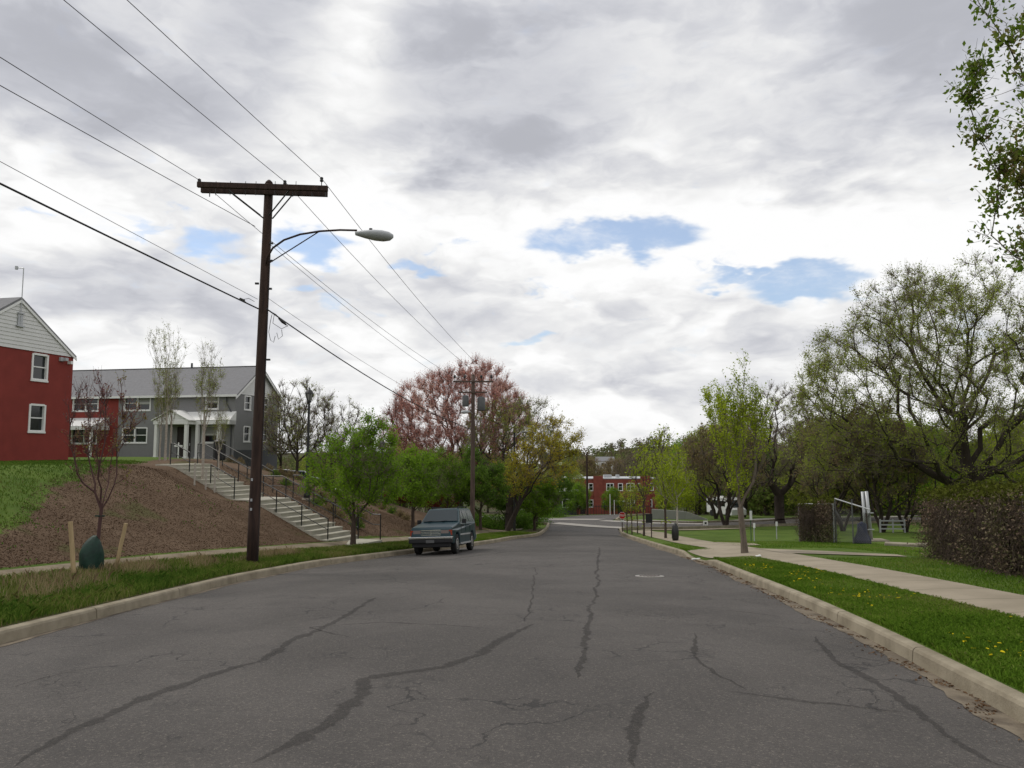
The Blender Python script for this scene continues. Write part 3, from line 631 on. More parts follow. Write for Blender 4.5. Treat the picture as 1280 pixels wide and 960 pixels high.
def twigs(N, D, rad, n, length, seed, r=.004, up=.35, out=None, maxr=.05, curve=.25, segs=2, spread=.7):
    r_ = np.random.default_rng(seed); c = np.where(rad < maxr)[0]
    if len(c) == 0: c = np.arange(len(N))
    j = r_.choice(c, n); a = N[j]+r_.normal(size=(n, 3))*.03; d = D[j]+r_.normal(size=(n, 3))*spread+np.array([0, 0, up])
    d /= np.linalg.norm(d, axis=1, keepdims=True); L = length*r_.uniform(.4, 1.2, n)
    A = []; B = []; RA = []; RB = []; cur = a
    for s in range(segs):
        d = d+r_.normal(size=(n, 3))*curve+np.array([0, 0, up*.3]); d /= np.linalg.norm(d, axis=1, keepdims=True); nx = cur+d*(L/segs)[:, None]
        A.append(cur); B.append(nx); RA.append(np.full(n, r*(1-s/segs*.6))); RB.append(np.full(n, r*(1-(s+1)/segs*.6))); cur = nx
    return np.concatenate(A), np.concatenate(B), np.concatenate(RA), np.concatenate(RB)
def leaf_quads(C, size, seed, aspect=.6, droop=0, clump=None, rndbase=None):
    r_ = np.random.default_rng(seed); n = len(C); u = r_.normal(size=(n, 3)); u /= np.linalg.norm(u, axis=1, keepdims=True)
    v = np.cross(u, r_.normal(size=(n, 3))); v /= np.linalg.norm(v, axis=1, keepdims=True); s = size*r_.uniform(.5, 1.3, n)[:, None]
    V = np.stack([C-u*s*.5, C+v*s*aspect*.5, C+u*s*.5, C-v*s*aspect*.5], 1)
    rb = rndbase if rndbase is not None else .5
    rr = np.clip(rb+r_.normal(0, .18, n), 0, 1)
    return V.reshape(-1, 3), np.arange(n*4).reshape(n, 4), np.repeat(rr, 4)
def tree_mesh(spec):
    """returns (trunk mesh, crown mesh or None) for a spec"""
    s = dict(alpha=.6, up=0, lean=(0, 0), stems=1, shell=.5, tip=.006, kink=.06, seglen=.5, ntw=0, twl=.5, twr=.004, twup=.35, leaves=0, lsize=.08, laspect=.6, bare=.0, k=7, maxr=.05, lspread=.05, spread=None, twspread=.7, twmat=None)
    s.update(spec)
    N, par, rad, D, kids = skeleton(s['base_h'], s['crown'], s['npts'], s['trunk_r'], s['seed'], s['alpha'], s['up'], s['lean'], s['stems'], s['shell'], s['tip'], s['kink'], s['seglen'], spread=s['spread'])
    V, F = make_wood(N, par, rad, s['k']); r_ = np.random.default_rng(s['seed']+99)
    tw = None
    if s['ntw']:
        A, B, ra, rb = twigs(N, D, rad, s['ntw'], s['twl'], s['seed']+1, s['twr'], s['twup'], maxr=s['maxr'], spread=s['twspread'])
        v2, f2 = frusta(A, B, ra, rb, 3); tw = arr_mesh('twigs', v2, f2.reshape(-1, 4))
    else: A = N[par[1:]]; B = N[1:]
    tm = arr_mesh('trunk', V, F, smooth=False); cm = None
    if s['leaves']:
        # leaf-bearing strength varies in space: gaps and light/dark clumps
        j = r_.integers(0, len(A), s['leaves']*2); t = r_.uniform(0, 1, len(j))[:, None]; C = A[j]*(1-t)+B[j]*t+r_.normal(size=(len(j), 3))*s['lspread']
        ph = r_.uniform(0, 6, 3); q = 1.9/max(.6, s.get('clump', 1.0))
        f = np.sin(C[:, 0]*q+ph[0])+np.sin(C[:, 1]*q*1.2+ph[1])+np.sin(C[:, 2]*q*1.1+ph[2]+C[:, 0])
        keep = r_.uniform(-2.4, 1.6, len(C)) < f*.8+.35; C = C[keep][:s['leaves']]; f = f[keep][:s['leaves']]
        if s['bare']: k2 = C[:, 2] < np.quantile(C[:, 2], 1-s['bare']*.5)+r_.normal(size=len(C))*.5; C = C[k2]; f = f[k2]
        v, fc, rr = leaf_quads(C, s['lsize'], s['seed']+5, s['laspect'], rndbase=.5+.13*f); cm = arr_mesh('crown', v, fc, rr)
    return tm, cm, tw
M['twigdark'] = mat('dark_twigs', (.18, .145, .115), .95); M['twigbrown'] = mat('brown_twigs', (.17, .135, .105), .95); M['twigred'] = mat('dusty_red_twigs', (.26, .145, .125), .95)
TW = {'darkbark': 'twigdark', 'bark': 'twigbrown', 'greybark': 'twigbrown', 'birch': 'twigbrown', 'twig': 'twig', 'palestake': 'twigbrown'}
def place_tree(meshes, name, label, cat, loc, rotz=0, sc=1.0, bark='bark', leaf='green', group=None, twig=None):
    t = thing(name, label, cat, loc, rotz, group); t.scale = (sc, sc, sc) if not isinstance(sc, tuple) else sc; tm, cm, tw = meshes
    def lk(n, me, m):
        o = bpy.data.objects.new(n, me); COL.objects.link(o); o.parent = t
        if len(me.materials) == 0: me.materials.append(m)
    lk('trunk', tm, M[bark])
    if cm: lk('crown', cm, LM[leaf])
    if tw: lk('twigs', tw, M[twig or TW.get(bark, 'bark')])
    return t
def gpos(px, Y, dz=-.05):
    d = ray(px, 560); x = d[0]/d[1]*Y; return (x, Y, hz(x, Y)+dz)
def E(cx, cy, cz, rx, ry, rz, w=None): return (cx, cy, cz, rx, ry, rz) if w is None else (cx, cy, cz, rx, ry, rz, w)

# the broad oak-like tree on the right
big = tree_mesh(dict(base_h=2.6, trunk_r=.62, npts=1500, seed=21, alpha=.35, up=.10, shell=.75, k=10, seglen=.8, kink=.09, tip=.014,
    crown=[E(0, 0, 8.5, 9.2, 7.5, 5.6), E(-5.5, 0, 7.0, 4.6, 4, 3.6), E(2.5, 0, 11.0, 7.0, 5, 4.9), E(-2.8, 0, 11.5, 3.8, 3.5, 3.6), E(4.5, 0, 7, 5, 5, 5), E(-6, 1, 4.6, 3.5, 3, 1.5)],
    ntw=30000, twl=.8, twr=.0075, twup=.25, maxr=.09, leaves=125000, lsize=.10, lspread=.12, clump=2.2, twspread=.9))
place_tree(big, 'spreading_tree', 'huge spreading tree with thin young foliage rising behind the vine-covered fence at far right', 'tree', gpos(1206, 45), 0, (1.04, 1.0, 1.07), 'darkbark', 'olive')
# young upright tree on the right verge
yt = tree_mesh(dict(base_h=1.9, trunk_r=.085, npts=75, seed=8, alpha=.9, up=1.5, shell=.35, k=8, seglen=.35, kink=.03, tip=.007, lean=(-.12, 0),
    crown=[E(-.10, 0, 3.0, .70, .7, 1.1, 3), E(-.1, 0, 4.0, 1.05, 1.0, 1.3, 4), E(-.7, 0, 4.5, .35, .4, .55, 1), E(.1, .1, 5.1, .40, .4, .95, 1.3), E(.5, .0, 4.6, .3, .3, .7, .8), E(-.35, 0, 4.9, .22, .2, .8, .8)],
    ntw=620, twl=.55, twr=.004, twup=.95, twspread=.40, leaves=12000, lsize=.062, lspread=.045, clump=.8, maxr=.03))
p = ground(931, 692, 15, 40)
place_tree(yt, 'young_tree', 'slender young tree with upright yellow-green branches on the right verge beside the footpath', 'tree', (p.x, p.y, p.z-.03), 0, (1.22, 1.2, 1.11), 'greybark', 'ygreen')
# tree leaning into the frame at upper right; trunk stands just outside the picture
nt = tree_mesh(dict(base_h=3.0, trunk_r=.16, npts=130, seed=31, alpha=.7, up=.25, shell=.7, k=8, seglen=.4, kink=.05, tip=.007,
    crown=[E(0, 0, 6.4, 2.55, 2.3, 3.0), E(-.3, 0, 8.0, 2.2, 2, 2), E(.3, 0, 4.9, 1.5, 1.7, 1.0)], ntw=3600, twl=.45, twr=.005, leaves=42000, lsize=.085, lspread=.07, clump=.9))
place_tree(nt, 'street_tree', 'nearest tree, its leafy branches with red tips entering the frame at upper right', 'tree', (8.5, 9.0, hz(8.5, 9.0)-.05), 0, 1.0, 'bark', 'maple')
# the pink and red budding tree
pk = tree_mesh(dict(base_h=2.2, trunk_r=.36, npts=950, seed=41, alpha=.35, up=.18, shell=.72, k=8, seglen=.7, kink=.07, tip=.010,
    crown=[E(0, 0, 6.6, 5.6, 5, 3.7), E(1.2, 0, 8.0, 3.3, 3, 3.2), E(-3.0, 0, 6.0, 3.2, 3, 2.3), E(3.5, 0, 6.2, 2.6, 2.5, 2.2)],
    ntw=20000, twl=.75, twr=.009, twup=.6, maxr=.07, leaves=70000, lsize=.085, lspread=.10, clump=1.8, twspread=.6))
place_tree(pk, 'budding_tree', 'large round tree covered in dusty pink and red buds behind the bank', 'tree', gpos(574, 60, 1.0), .3, (1.06, 1.0, 1.10), 'darkbark', 'redbud', twig='twigred')
gt = tree_mesh(dict(base_h=2.6, trunk_r=.30, npts=420, seed=47, alpha=.45, up=.12, shell=.7, k=8, seglen=.7, kink=.09, tip=.010, spread=.0,
    crown=[E(0, 0, 6.6, 3.8, 3.4, 3.0), E(1.6, 0, 8.0, 2.2, 2.2, 1.7), E(-2.0, 0, 5.4, 2.4, 2.4, 1.6), E(3.0, 0, 5.8, 1.6, 1.6, 1.2)], ntw=5200, twl=.7, twr=.009, leaves=11000, lsize=.11, lspread=.08, clump=1.5))
place_tree(gt, 'budding_tree', 'dark-limbed tree with sparse green buds right of the large pink tree', 'tree', gpos(637, 56, .2), .5, 1.0, 'darkbark', 'olive')
am = tree_mesh(dict(base_h=2.2, trunk_r=.16, npts=260, seed=52, alpha=.5, up=.05, shell=.6, k=7, seglen=.6, kink=.08, tip=.009, lean=(1.1, 0),
    crown=[E(.2, 0, 3.4, 1.9, 1.8, 1.2), E(2.6, 0, 4.8, 2.2, 2, 1.7), E(3.2, 0, 6.4, 1.8, 1.6, 1.1), E(1.4, 0, 4.2, 1.8, 1.8, 1.2)], ntw=3400, twl=.55, twr=.008, leaves=13000, lsize=.12, lspread=.1, clump=1.2))
place_tree(am, 'amber_tree', 'leaning tree with yellow and amber leaves beside the left footpath near the junction', 'tree', gpos(634, 50, -.05), .0, 1.0, 'darkbark', 'amber')
# small leafy street trees on the left
def leafy(seed, h, w, leaf_n=15000, ls=.085, bh=1.3, tr=.09):
    return tree_mesh(dict(base_h=bh, trunk_r=tr, npts=110, seed=seed, alpha=.5, up=.25, shell=.6, k=7, seglen=.4, kink=.04, tip=.008,
      crown=[E(0, 0, h*.56, w, w, h*.26, 5), E(w*.25, 0, h*.74, w*.62, w*.6, h*.22, 3), E(-w*.45, 0, h*.5, w*.6, w*.7, h*.2, 2), E(w*.5, 0, h*.5, w*.6, w*.6, h*.18, 2)],
      ntw=2600, twl=.5, twr=.006, leaves=leaf_n, lsize=ls, lspread=.09, clump=.8))
L1 = leafy(61, 5.0, 1.65, 20000, .085); L2 = leafy(62, 4.4, 1.5, 17000, .10); L3 = leafy(63, 5.4, 1.9, 19000, .12)
gl = 'leafy green trees along the left footpath'
p = ground(438, 682, 15, 60); place_tree(L1, 'leafy_tree', 'bright green young tree standing at the foot of the concrete stairs', 'tree', (p.x+.1, p.y, p.z-.05), 0, (1.08, 1.08, 1.02), 'bark', 'green', gl)
place_tree(L2, 'leafy_tree', 'low green tree rising directly behind the roof of the parked teal car', 'tree', gpos(517, 39), 1.2, 1.0, 'bark', 'green', gl)
place_tree(L3, 'leafy_tree', 'darker green tree right behind the second utility pole', 'tree', gpos(601, 47), 2.2, (1.0, 1.0, .98), 'bark', 'dgreen', gl)
place_tree(L1, 'leafy_tree', 'green tree filling the gap between the low green tree and the second utility pole', 'tree', gpos(560, 46), 3.9, .95, 'bark', 'green', gl)
place_tree(L2, 'leafy_tree', 'small green tree right of the amber tree near the junction corner', 'tree', gpos(668, 57), .7, (1.25, 1.25, 1.0), 'bark', 'dgreen', gl)
place_tree(L3, 'leafy_tree', 'deep green tree behind the leaning amber tree trunk', 'tree', gpos(632, 58), 4.2, .85, 'bark', 'dgreen', gl)
place_tree(L1, 'leafy_tree', 'green tree standing on the bank behind the second lamp post', 'tree', gpos(462, 50), 2.9, .95, 'bark', 'dgreen', gl)
place_tree(L3, 'leafy_tree', 'wide green tree left of the brick row houses beyond the junction', 'tree', gpos(697, 92), .4, 1.05, 'bark', 'dgreen', gl)
# birches by the stairs
def birch(seed, h, w, lv): return tree_mesh(dict(base_h=h*.42, trunk_r=.055, npts=80, seed=seed, alpha=.9, up=1.0, shell=.4, k=6, seglen=.4, kink=.035, tip=.004,
      crown=[E(0, 0, h*.62, w*.75, w*.75, h*.20, 3), E(-.15, 0, h*.8, w, w, h*.19, 3)], ntw=620, twl=.45, twr=.0045, twup=.5, twspread=.5, leaves=lv, lsize=.055, lspread=.05, clump=.7))
b1, b2 = birch(71, 7.2, .95, 2600), birch(72, 6.0, .55, 2200)
bg = 'slim birches beside the stairs'
place_tree(b1, 'birch_tree', 'tallest of the slim birches on the lawn in front of the grey building', 'tree', gpos(207, 38.5), 0, (1.05, 1.05, 1.0), 'birch', 'olive', bg)
place_tree(b2, 'birch_tree', 'slim birch just right of the tallest birch, in front of the porch gable', 'tree', gpos(213, 39.2), 1, .88, 'birch', 'olive', bg)
place_tree(b2, 'birch_tree', 'shorter slim birch left of the tallest one, in front of the grey wall', 'tree', gpos(200, 38.9), 2.3, .72, 'birch', 'olive', bg)
p = ground(253, 603, 20, 60); place_tree(b2, 'birch_tree', 'slim birch at the top left edge of the concrete stairs', 'tree', (p.x, p.y, p.z), 4.0, 1.02, 'birch', 'olive', bg)
p = ground(268, 606, 20, 60); place_tree(b2, 'birch_tree', 'thin second stem beside the birch at the top of the stairs', 'tree', (p.x, p.y+.4, p.z), 5.0, .62, 'birch', 'olive', bg)
# young twiggy sapling at left front
sp = tree_mesh(dict(base_h=1.25, trunk_r=.034, npts=60, seed=83, alpha=.75, up=.7, shell=.5, k=7, seglen=.22, kink=.03, tip=.0062, lean=(.03, 0),
    crown=[E(0, 0, 2.3, .55, .55, .75, 3), E(.05, 0, 3.2, .75, .7, .75, 3)], ntw=560, twl=.30, twr=.0040, twup=.65, twspread=.45, leaves=2600, lsize=.042, lspread=.012, clump=.5, maxr=.012))
p = ground(113, 716, 8, 30); SAP = p
place_tree(sp, 'sapling', 'bare purple-twigged sapling rising from a green watering bag in the left verge', 'tree', (p.x+.12, p.y, p.z), 0, (1.1, 1.1, 1.06), 'twig', 'blossom')
mb = MB(); c0 = (0, 0, 0); prof = [(.20, .0), (.235, .06), (.25, .22), (.235, .42), (.20, .58), (.13, .70), (.07, .78), (.05, .80)]
mb.lathe(prof, k=22); o = mb.build('watering_bag', M['bag'], smooth=True)
for v in o.data.vertices:
    a = math.atan2(v.co.y, v.co.x); f = 1+.09*math.sin(3*a+v.co.z*6)+.05*math.sin(7*a-v.co.z*11); v.co.x = v.co.x*f*.95; v.co.y *= f; v.co.x -= .05*math.sin(v.co.z*3.3)-.0
o.location = (p.x+.02, p.y-.02, p.z-.02); o.rotation_euler = (0, R(6), .4); tag(o, 'dark green watering bag slumped around the sapling trunk in the left verge', 'watering bag')
mb = MB(); mb.tube([(0, 0, 0), (0, 0, .03)], .045, 10); mb.box((.05, 0, .015), (.12, .02, .03)); mb.box((-.05, .0, .015), (.10, .02, .03)); o = mb.build('tree_tie', M['bag']); o.location = (p.x+.14, p.y, p.z+1.18)
tag(o, 'green tree tie around the purple sapling stem, above the bag', 'tree tie')
def stake(px, py, h, tx, ty, label, w=.045):
    q = ground(px, py, 8, 60); mb = MB(); b = Vector((0, 0, -.1)); tp = Vector((tx, ty, h)); 
    mb.tube([b, tp*.5, tp], [w, w*.98, w*.94], 6); o = mb.build('wooden_stake', M['stake']); o.location = q; tag(o, label, 'stake', 'wooden tree stakes'); return o
stake(93, 724, 1.12, -.14, 0, 'wooden stake leaning left, left of the green watering bag')
stake(144, 712, 1.02, .17, .05, 'wooden stake leaning right, right of the green watering bag')
M['palestake'] = mat('pale_weathered_wood', (.42, .38, .33), .9, .2, 5)
for px, py, hh, lb in ((243, 607, .95, 'pale short stake left of the birch at the stair top'), (257, 612, .85, 'pale short stake between the birch and the stairs'), (268, 616, .95, 'pale short stake nearest the upper flight of stairs')):
    q = ground(px, py, 18, 60); mb = MB().tube([(0, 0, -.1), (0, 0, hh)], .04, 6); o = mb.build('wooden_stake', M['palestake']); o.location = q; tag(o, lb, 'stake', 'pale stakes by the stairs')
# bare and budding background trees; prototypes reused
def bare(seed, h, w, leafn=2500, ls=.16, tr=.28, bh=None, up=.2, npts=380, twn=6000, twr=.014, twl=.9):
    return tree_mesh(dict(base_h=bh or h*.2, trunk_r=tr, npts=npts, seed=seed, alpha=.4, up=up, shell=.65, k=7, seglen=.8, kink=.10, tip=.016,
      crown=[E(0, 0, h*.62, w, w, h*.36, 4), E(-w*.4, 0, h*.5, w*.7, w*.6, h*.25, 2), E(w*.4, 0, h*.55, w*.7, w*.6, h*.28, 2)], ntw=twn, twl=twl, twr=twr, leaves=leafn, lsize=ls, lspread=.12, clump=1.6))
oak = tree_mesh(dict(base_h=2.6, trunk_r=.42, npts=520, seed=91, alpha=.32, up=.12, shell=.6, k=9, seglen=.8, kink=.14, tip=.016,
      crown=[E(0, 0, 8.0, 3.8, 3.6, 3.8, 4), E(-2.6, 0, 4.6, 2.8, 2.4, 1.5, 2), E(2.8, 0, 5.0, 2.6, 2.4, 1.6, 2), E(0, 0, 9.5, 3, 3, 2.8, 2)], ntw=9000, twl=.7, twr=.010, maxr=.09, leaves=5000, lsize=.13, lspread=.1, clump=1.6))
place_tree(oak, 'bare_oak', 'dark nearly bare oak with heavy forking limbs on the lawn behind the young verge tree', 'tree', gpos(972, 66, -.1), 0, 1.0, 'darkbark', 'olive')
B1, B2, B3 = bare(101, 8, 2.5, 3600, .09, .11, 2.2, .5, 330, 5200, .007, .5), bare(102, 7.5, 2.2, 3000, .09, .10, 1.8, .45, 300, 4600, .007, .5), bare(103, 10, 4.5, 1600, .2, .35)
place_tree(B1, 'budding_tree', 'thin budding tree between the grey building and the first lamp post', 'tree', gpos(372, 58), 0, 1.08, 'darkbark', 'olive')
place_tree(B2, 'budding_tree', 'rounded budding tree right of the first lamp post, behind the bright green tree', 'tree', gpos(417, 60), 1, 1.1, 'darkbark', 'olive')
place_tree(B1, 'budding_tree', 'slight budding tree just left of the first lamp post top', 'tree', gpos(352, 62), 2.1, .95, 'darkbark', 'olive')
place_tree(B3, 'bare_tree', 'bare grey tree above the brick row houses', 'tree', gpos(795, 172), 0, (1.25, 1.25, 1.3), 'darkbark', 'brown')
G1 = tree_mesh(dict(base_h=2.4, trunk_r=.20, npts=260, seed=111, alpha=.45, up=.1, shell=.6, k=7, seglen=.8, kink=.1, tip=.015,
      crown=[E(0, 0, 5.9, 4.4, 4.2, 3.9, 5), E(2.5, 0, 3.9, 2.8, 2.8, 2.4, 2.4), E(-2.8, 0, 3.9, 2.8, 2.8, 2.6, 2.4), E(.5, 0, 8.2, 2.6, 2.6, 2.0, 2)], ntw=3200, twl=.9, twr=.014, leaves=17000, lsize=.25, lspread=.30, clump=1.6))
G2 = tree_mesh(dict(base_h=1.6, trunk_r=.17, npts=260, seed=112, alpha=.45, up=.1, shell=.6, k=7, seglen=.8, kink=.1, tip=.015, stems=3, spread=.35,
      crown=[E(0, 0, 5.5, 3.6, 3.4, 3.4, 5), E(1.5, 0, 8, 2.4, 2.4, 2.4, 3), E(-2, 0, 6.5, 2.2, 2.2, 2.4, 2)], ntw=4200, twl=.9, twr=.013, leaves=9000, lsize=.20, lspread=.2, clump=1.7))
def dupmesh(ms): return tuple(m_.copy() if m_ else None for m_ in ms)
def variants(ms, leaf, bark='darkbark'):
    a, b, c = dupmesh(ms); [q.materials.clear() for q in (a, b, c)]; a.materials.append(M[bark]); b.materials.append(LM[leaf]); c.materials.append(M['twigdark']); return a, b, c
G1g, G1y, G1o, G2y, G2b, G2g, G1b = variants(G1, 'green'), variants(G1, 'ygreen'), variants(G1, 'olive'), variants(G2, 'ygreen'), variants(G2, 'brown'), variants(G2, 'dgreen'), variants(G1, 'brown')
B3b = variants(B3, 'brown')
rb = 'trees behind the right lawn and fences'
for i, (ms, px, Y, sc, rz, lb) in enumerate([
    (G1g, 872, 112, 1.15, 0, 'rounded mid green tree right of the brick row houses'),
    (G1y, 868, 96, .66, 1.1, 'small yellow-green tree in front of the rounded green tree'),
    (G2b, 905, 62, .95, .6, 'dark-stemmed leaning tree clump in front of the white van'),
    (G2y, 893, 78, .9, 2.0, 'yellow-green tree left of the upright verge tree, behind the lawn'),
    (G2g, 928, 84, 1.0, 3.1, 'deep green tree behind the crown of the upright verge tree'),
    (B3b, 880, 130, 1.0, .2, 'grey-brown bare tree seen over the green trees, left of the verge tree'),
    (B3b, 955, 105, 1.25, 1.5, 'tall grey bare tree left of the dark oak crown'),
    (B3b, 1000, 92, 1.15, 2.5, 'tall grey bare tree behind the dark oak, at its right side'),
    (G1o, 1022, 75, .95, .9, 'olive budding tree between the dark oak and the vine fence'),
    (G2b, 1050, 52, .78, 1.9, 'brownish tangled tree behind the left vine-covered fence'),
    (G2b, 1098, 48, .80, 3.9, 'brownish twisted tree with low limbs behind the metal gate post'),
    (G1o, 1075, 70, 1.0, .3, 'wide olive tree in the back row behind the metal gate post'),
    (G2y, 1128, 52, .70, .7, 'yellow-green bushy tree between the gate post and the big spreading tree'),
    (G1g, 1150, 66, .85, 2.1, 'dense green tree left of the big spreading tree trunk'),
    (G2y, 1262, 60, .85, 1.3, 'yellow-green tree at the right edge above the vine fence'),
    (G1o, 1120, 88, 1.1, 2.2, 'tall olive tree in the back row beyond the fence gap'),
    (G1b, 1185, 90, 1.0, 1.2, 'brown back-row tree just behind the big spreading tree trunk'),
    (G1o, 1290, 82, 1.1, .2, 'olive back-row tree at the extreme right edge'),
    (G1g, 1235, 75, .8, 2.9, 'green back-row tree right of the spreading tree trunk'),
    (G1o, 985, 120, 1.1, 1.8, 'olive tree far behind the dark oak trunk'),
    (G1g, 950, 98, .75, 2.8, 'short green tree at the back of the lawn left of the dark oak trunk'),
    (G1o, 1050, 105, 1.2, 1.0, 'olive tree far behind the left vine-covered fence')]):
    if ms in (G2b,) and px in (1050, 1098): pass
    place_tree(ms, 'background_tree', lb, 'tree', gpos(px, Y, -.1), rz, sc, group=rb)
lb_ = 'trees beyond the junction and row houses'
for ms, px, Y, sc, rz, lb in [
    (G1o, 702, 118, .8, 0, 'olive tree left of the row houses, above their dark flat roof'),
    (G1b, 735, 178, 1.2, 1, 'brown tree behind the left end of the row houses'),
    (G1b, 768, 200, 1.2, 2, 'brown tree behind the middle of the row houses'),
    (G1o, 822, 165, 1.2, 3, 'olive tree behind the right end of the row houses'),
    (G1y, 834, 99, .42, 2, 'small yellow-green tree at the right corner of the row houses'),
    (G1g, 765, 118, .42, 4, 'small round green tree in front of the middle of the row houses'),
    (G1g, 722, 112, .46, 1, 'small green tree in front of the left end of the row houses'),
    (G1o, 660, 135, .9, 2.2, 'olive tree behind the amber tree'),
    (G1b, 690, 190, 1.2, 1.4, 'brown tree far behind the amber tree crown'),
    (G1b, 610, 150, 1.1, 2.0, 'brown back tree seen through the dark-limbed tree'),
    (G1g, 480, 76, .62, 2.9, 'green tree far behind the second lamp post'),
    (G1g, 449, 82, .60, .9, 'green tree in the distance behind the bright green tree'),
    (G1o, 505, 90, .9, 1.9, 'olive tree behind the brick-red bushes'),
    (G1o, 400, 120, .95, .9, 'olive tree far beyond the parking area')]:
    place_tree(ms, 'background_tree', lb, 'tree', gpos(px, Y, -.1), rz, sc, group=lb_)
# young trees near the junction
yj = tree_mesh(dict(base_h=1.5, trunk_r=.04, npts=40, seed=121, alpha=.8, up=1.0, shell=.4, k=6, seglen=.3, kink=.03, tip=.008, crown=[E(0, 0, 2.6, .55, .5, 1.0)], ntw=260, twl=.35, twr=.007, leaves=900, lsize=.09, lspread=.06, clump=.6))
jg = 'thin young trees at the junction corner'
for px, py, sc, leaf, rz, lb in [(784, 667, .85, 0, 0, 'thinnest young tree next to the stop sign'), (790, 668, .9, 0, 1, 'second thin young tree right of the stop sign'),
    (797, 667, .85, 0, 2, 'third thin young tree right of the stop sign'), (805, 670, 1.45, 1, 3, 'taller young tree with darker leaves left of the sign back'), (832, 673, 1.6, 1, 4, 'thin tall young tree midway along the far grass island')]:
    q = ground(px, py, 25, 70); place_tree(yj, 'young_tree', lb, 'tree', q, rz, sc, 'bark', 'ygreen', jg)
yj2 = tree_mesh(dict(base_h=2.4, trunk_r=.06, npts=70, seed=123, alpha=.7, up=.6, shell=.5, k=6, seglen=.35, kink=.03, tip=.008, crown=[E(0, 0, 4.1, 1.2, 1.1, 1.6), E(-.5, 0, 3.2, .9, .9, .8)], ntw=900, twl=.45, twr=.007, leaves=5200, lsize=.10, lspread=.08, clump=.8))
q = ground(847, 676, 25, 70); place_tree(yj2, 'young_tree', 'young yellow-green tree with pale trunk and black bag at its base', 'tree', q, 0, .78, 'palestake', 'ygreen')
mb = MB().lathe([(.12, 0), (.17, .15), (.18, .45), (.13, .72), (.06, .85)], k=12); o = mb.build('watering_bag', M['black'], smooth=True); o.location = (q.x-.12, q.y-.05, q.z); tag(o, 'black watering bag around the pale young trunk on the far grass island', 'watering bag')
# far wooded hills: one mass of small crowns
def far_wood():
    r_ = np.random.default_rng(131); V = []; Fc = []; RR = []; off = 0; n = 1500
    Y = 200+430*r_.uniform(0, 1, n)**.8; X = Y*r_.uniform(-.85, .85, n)
    k = ~((Y < 230) & (np.abs(X/Y-.13) < .1)); X, Y = X[k], Y[k]; Z = H(X, Y)
    for x, y, z in zip(X, Y, Z):
        h = r_.uniform(6, 11); w = r_.uniform(2.5, 4.5); m = 120; u = r_.normal(size=(m, 3)); u /= np.linalg.norm(u, axis=1)[:, None]; rr = r_.uniform(0, 1, m)**.4
        C = np.array([x, y, z+h*.55])+u*rr[:, None]*np.array([w, w, h*.48])*r_.uniform(.75, 1.15, (m, 1)); v, f, q = leaf_quads(C, 1.25, int(r_.integers(1e9)), .7, rndbase=np.full(m, np.clip(r_.normal(.5, .28), 0, 1)))
        V.append(v); Fc.append(f+off); RR.append(q); off += len(v)
    lm = leafmat('far_foliage', [(.16, .125, .09), (.14, .13, .07), (.11, .14, .05), (.17, .20, .06)], .3)
    tag(link('far_wood', arr_mesh('far_wood', np.concatenate(V), np.concatenate(Fc), np.concatenate(RR)), lm), 'distant wooded hillside of olive and brown trees along the horizon', 'woodland', kind='stuff')
far_wood()
def thicket():
    r_ = np.random.default_rng(137); V = []; Fc = []; RR = []; off = 0; n = 330
    px = r_.uniform(860, 1420, n); Y = r_.uniform(92, 150, n); sel = ~((px < 930) & (Y < 110)); px, Y = px[sel], Y[sel]; X = (px-640)/FPX*Y; Z = H(X, Y)
    for x, y, z in zip(X, Y, Z):
        h = r_.uniform(3, 7); w = r_.uniform(2.5, 4.0); m = 260; u = r_.normal(size=(m, 3)); u /= np.linalg.norm(u, axis=1)[:, None]; rr = r_.uniform(0, 1, m)**.4
        C = np.array([x, y, z+h*.48])+u*rr[:, None]*np.array([w, w, h*.5])*r_.uniform(.75, 1.15, (m, 1)); v, f, q = leaf_quads(C, .5, int(r_.integers(1e9)), .7, rndbase=np.full(m, np.clip(r_.normal(.5, .28), 0, 1)))
        V.append(v); Fc.append(f+off); RR.append(q); off += len(v)
    lm = leafmat('thicket_foliage', [(.13, .095, .06), (.12, .13, .045), (.11, .16, .035), (.19, .23, .05)], .4)
    tag(link('thicket', arr_mesh('thicket', np.concatenate(V), np.concatenate(Fc), np.concatenate(RR)), lm), 'dense mixed undergrowth closing the view behind the right lawn', 'undergrowth', kind='stuff')
thicket()
# ------------------------------------------------------------------ shrubs and red bushes
def shrub_mesh(seed, r, h, n, ls):
    r_ = np.random.default_rng(seed); u = r_.normal(size=(n, 3)); u /= np.linalg.norm(u, axis=1)[:, None]; u[:, 2] = np.abs(u[:, 2]); rr = r_.uniform(0, 1, n)**.4
    lump = 1+.25*np.sin(u[:, 0]*5+seed)*np.cos(u[:, 1]*4); C = u*(rr*lump)[:, None]*np.array([r, r, h]); v, f, q = leaf_quads(C, ls, seed+1, .6)
    return arr_mesh('foliage', v, f, q)
def shrub_stem(seed, r, h):
    r_ = np.random.default_rng(seed); n = 26; e = r_.normal(size=(n, 3))*np.array([r*.5, r*.5, 0])+np.array([0, 0, h*.7]); v, f = frusta(np.zeros((n, 3)), e, np.full(n, .012), np.full(n, .005), 4); return arr_mesh('stems', v, f.reshape(-1, 4))
S = {k: (shrub_mesh(i, .42, .55, 900, .07), shrub_stem(i, .42, .6)) for i, k in enumerate(('brown', 'dgreen'), 140)}
S['brown'][0].materials.append(LM['brown']); S['dgreen'][0].materials.append(LM['dgreen'])
for k in S: S[k][1].materials.append(M['bark'])
M['rust'] = LM['azalea']
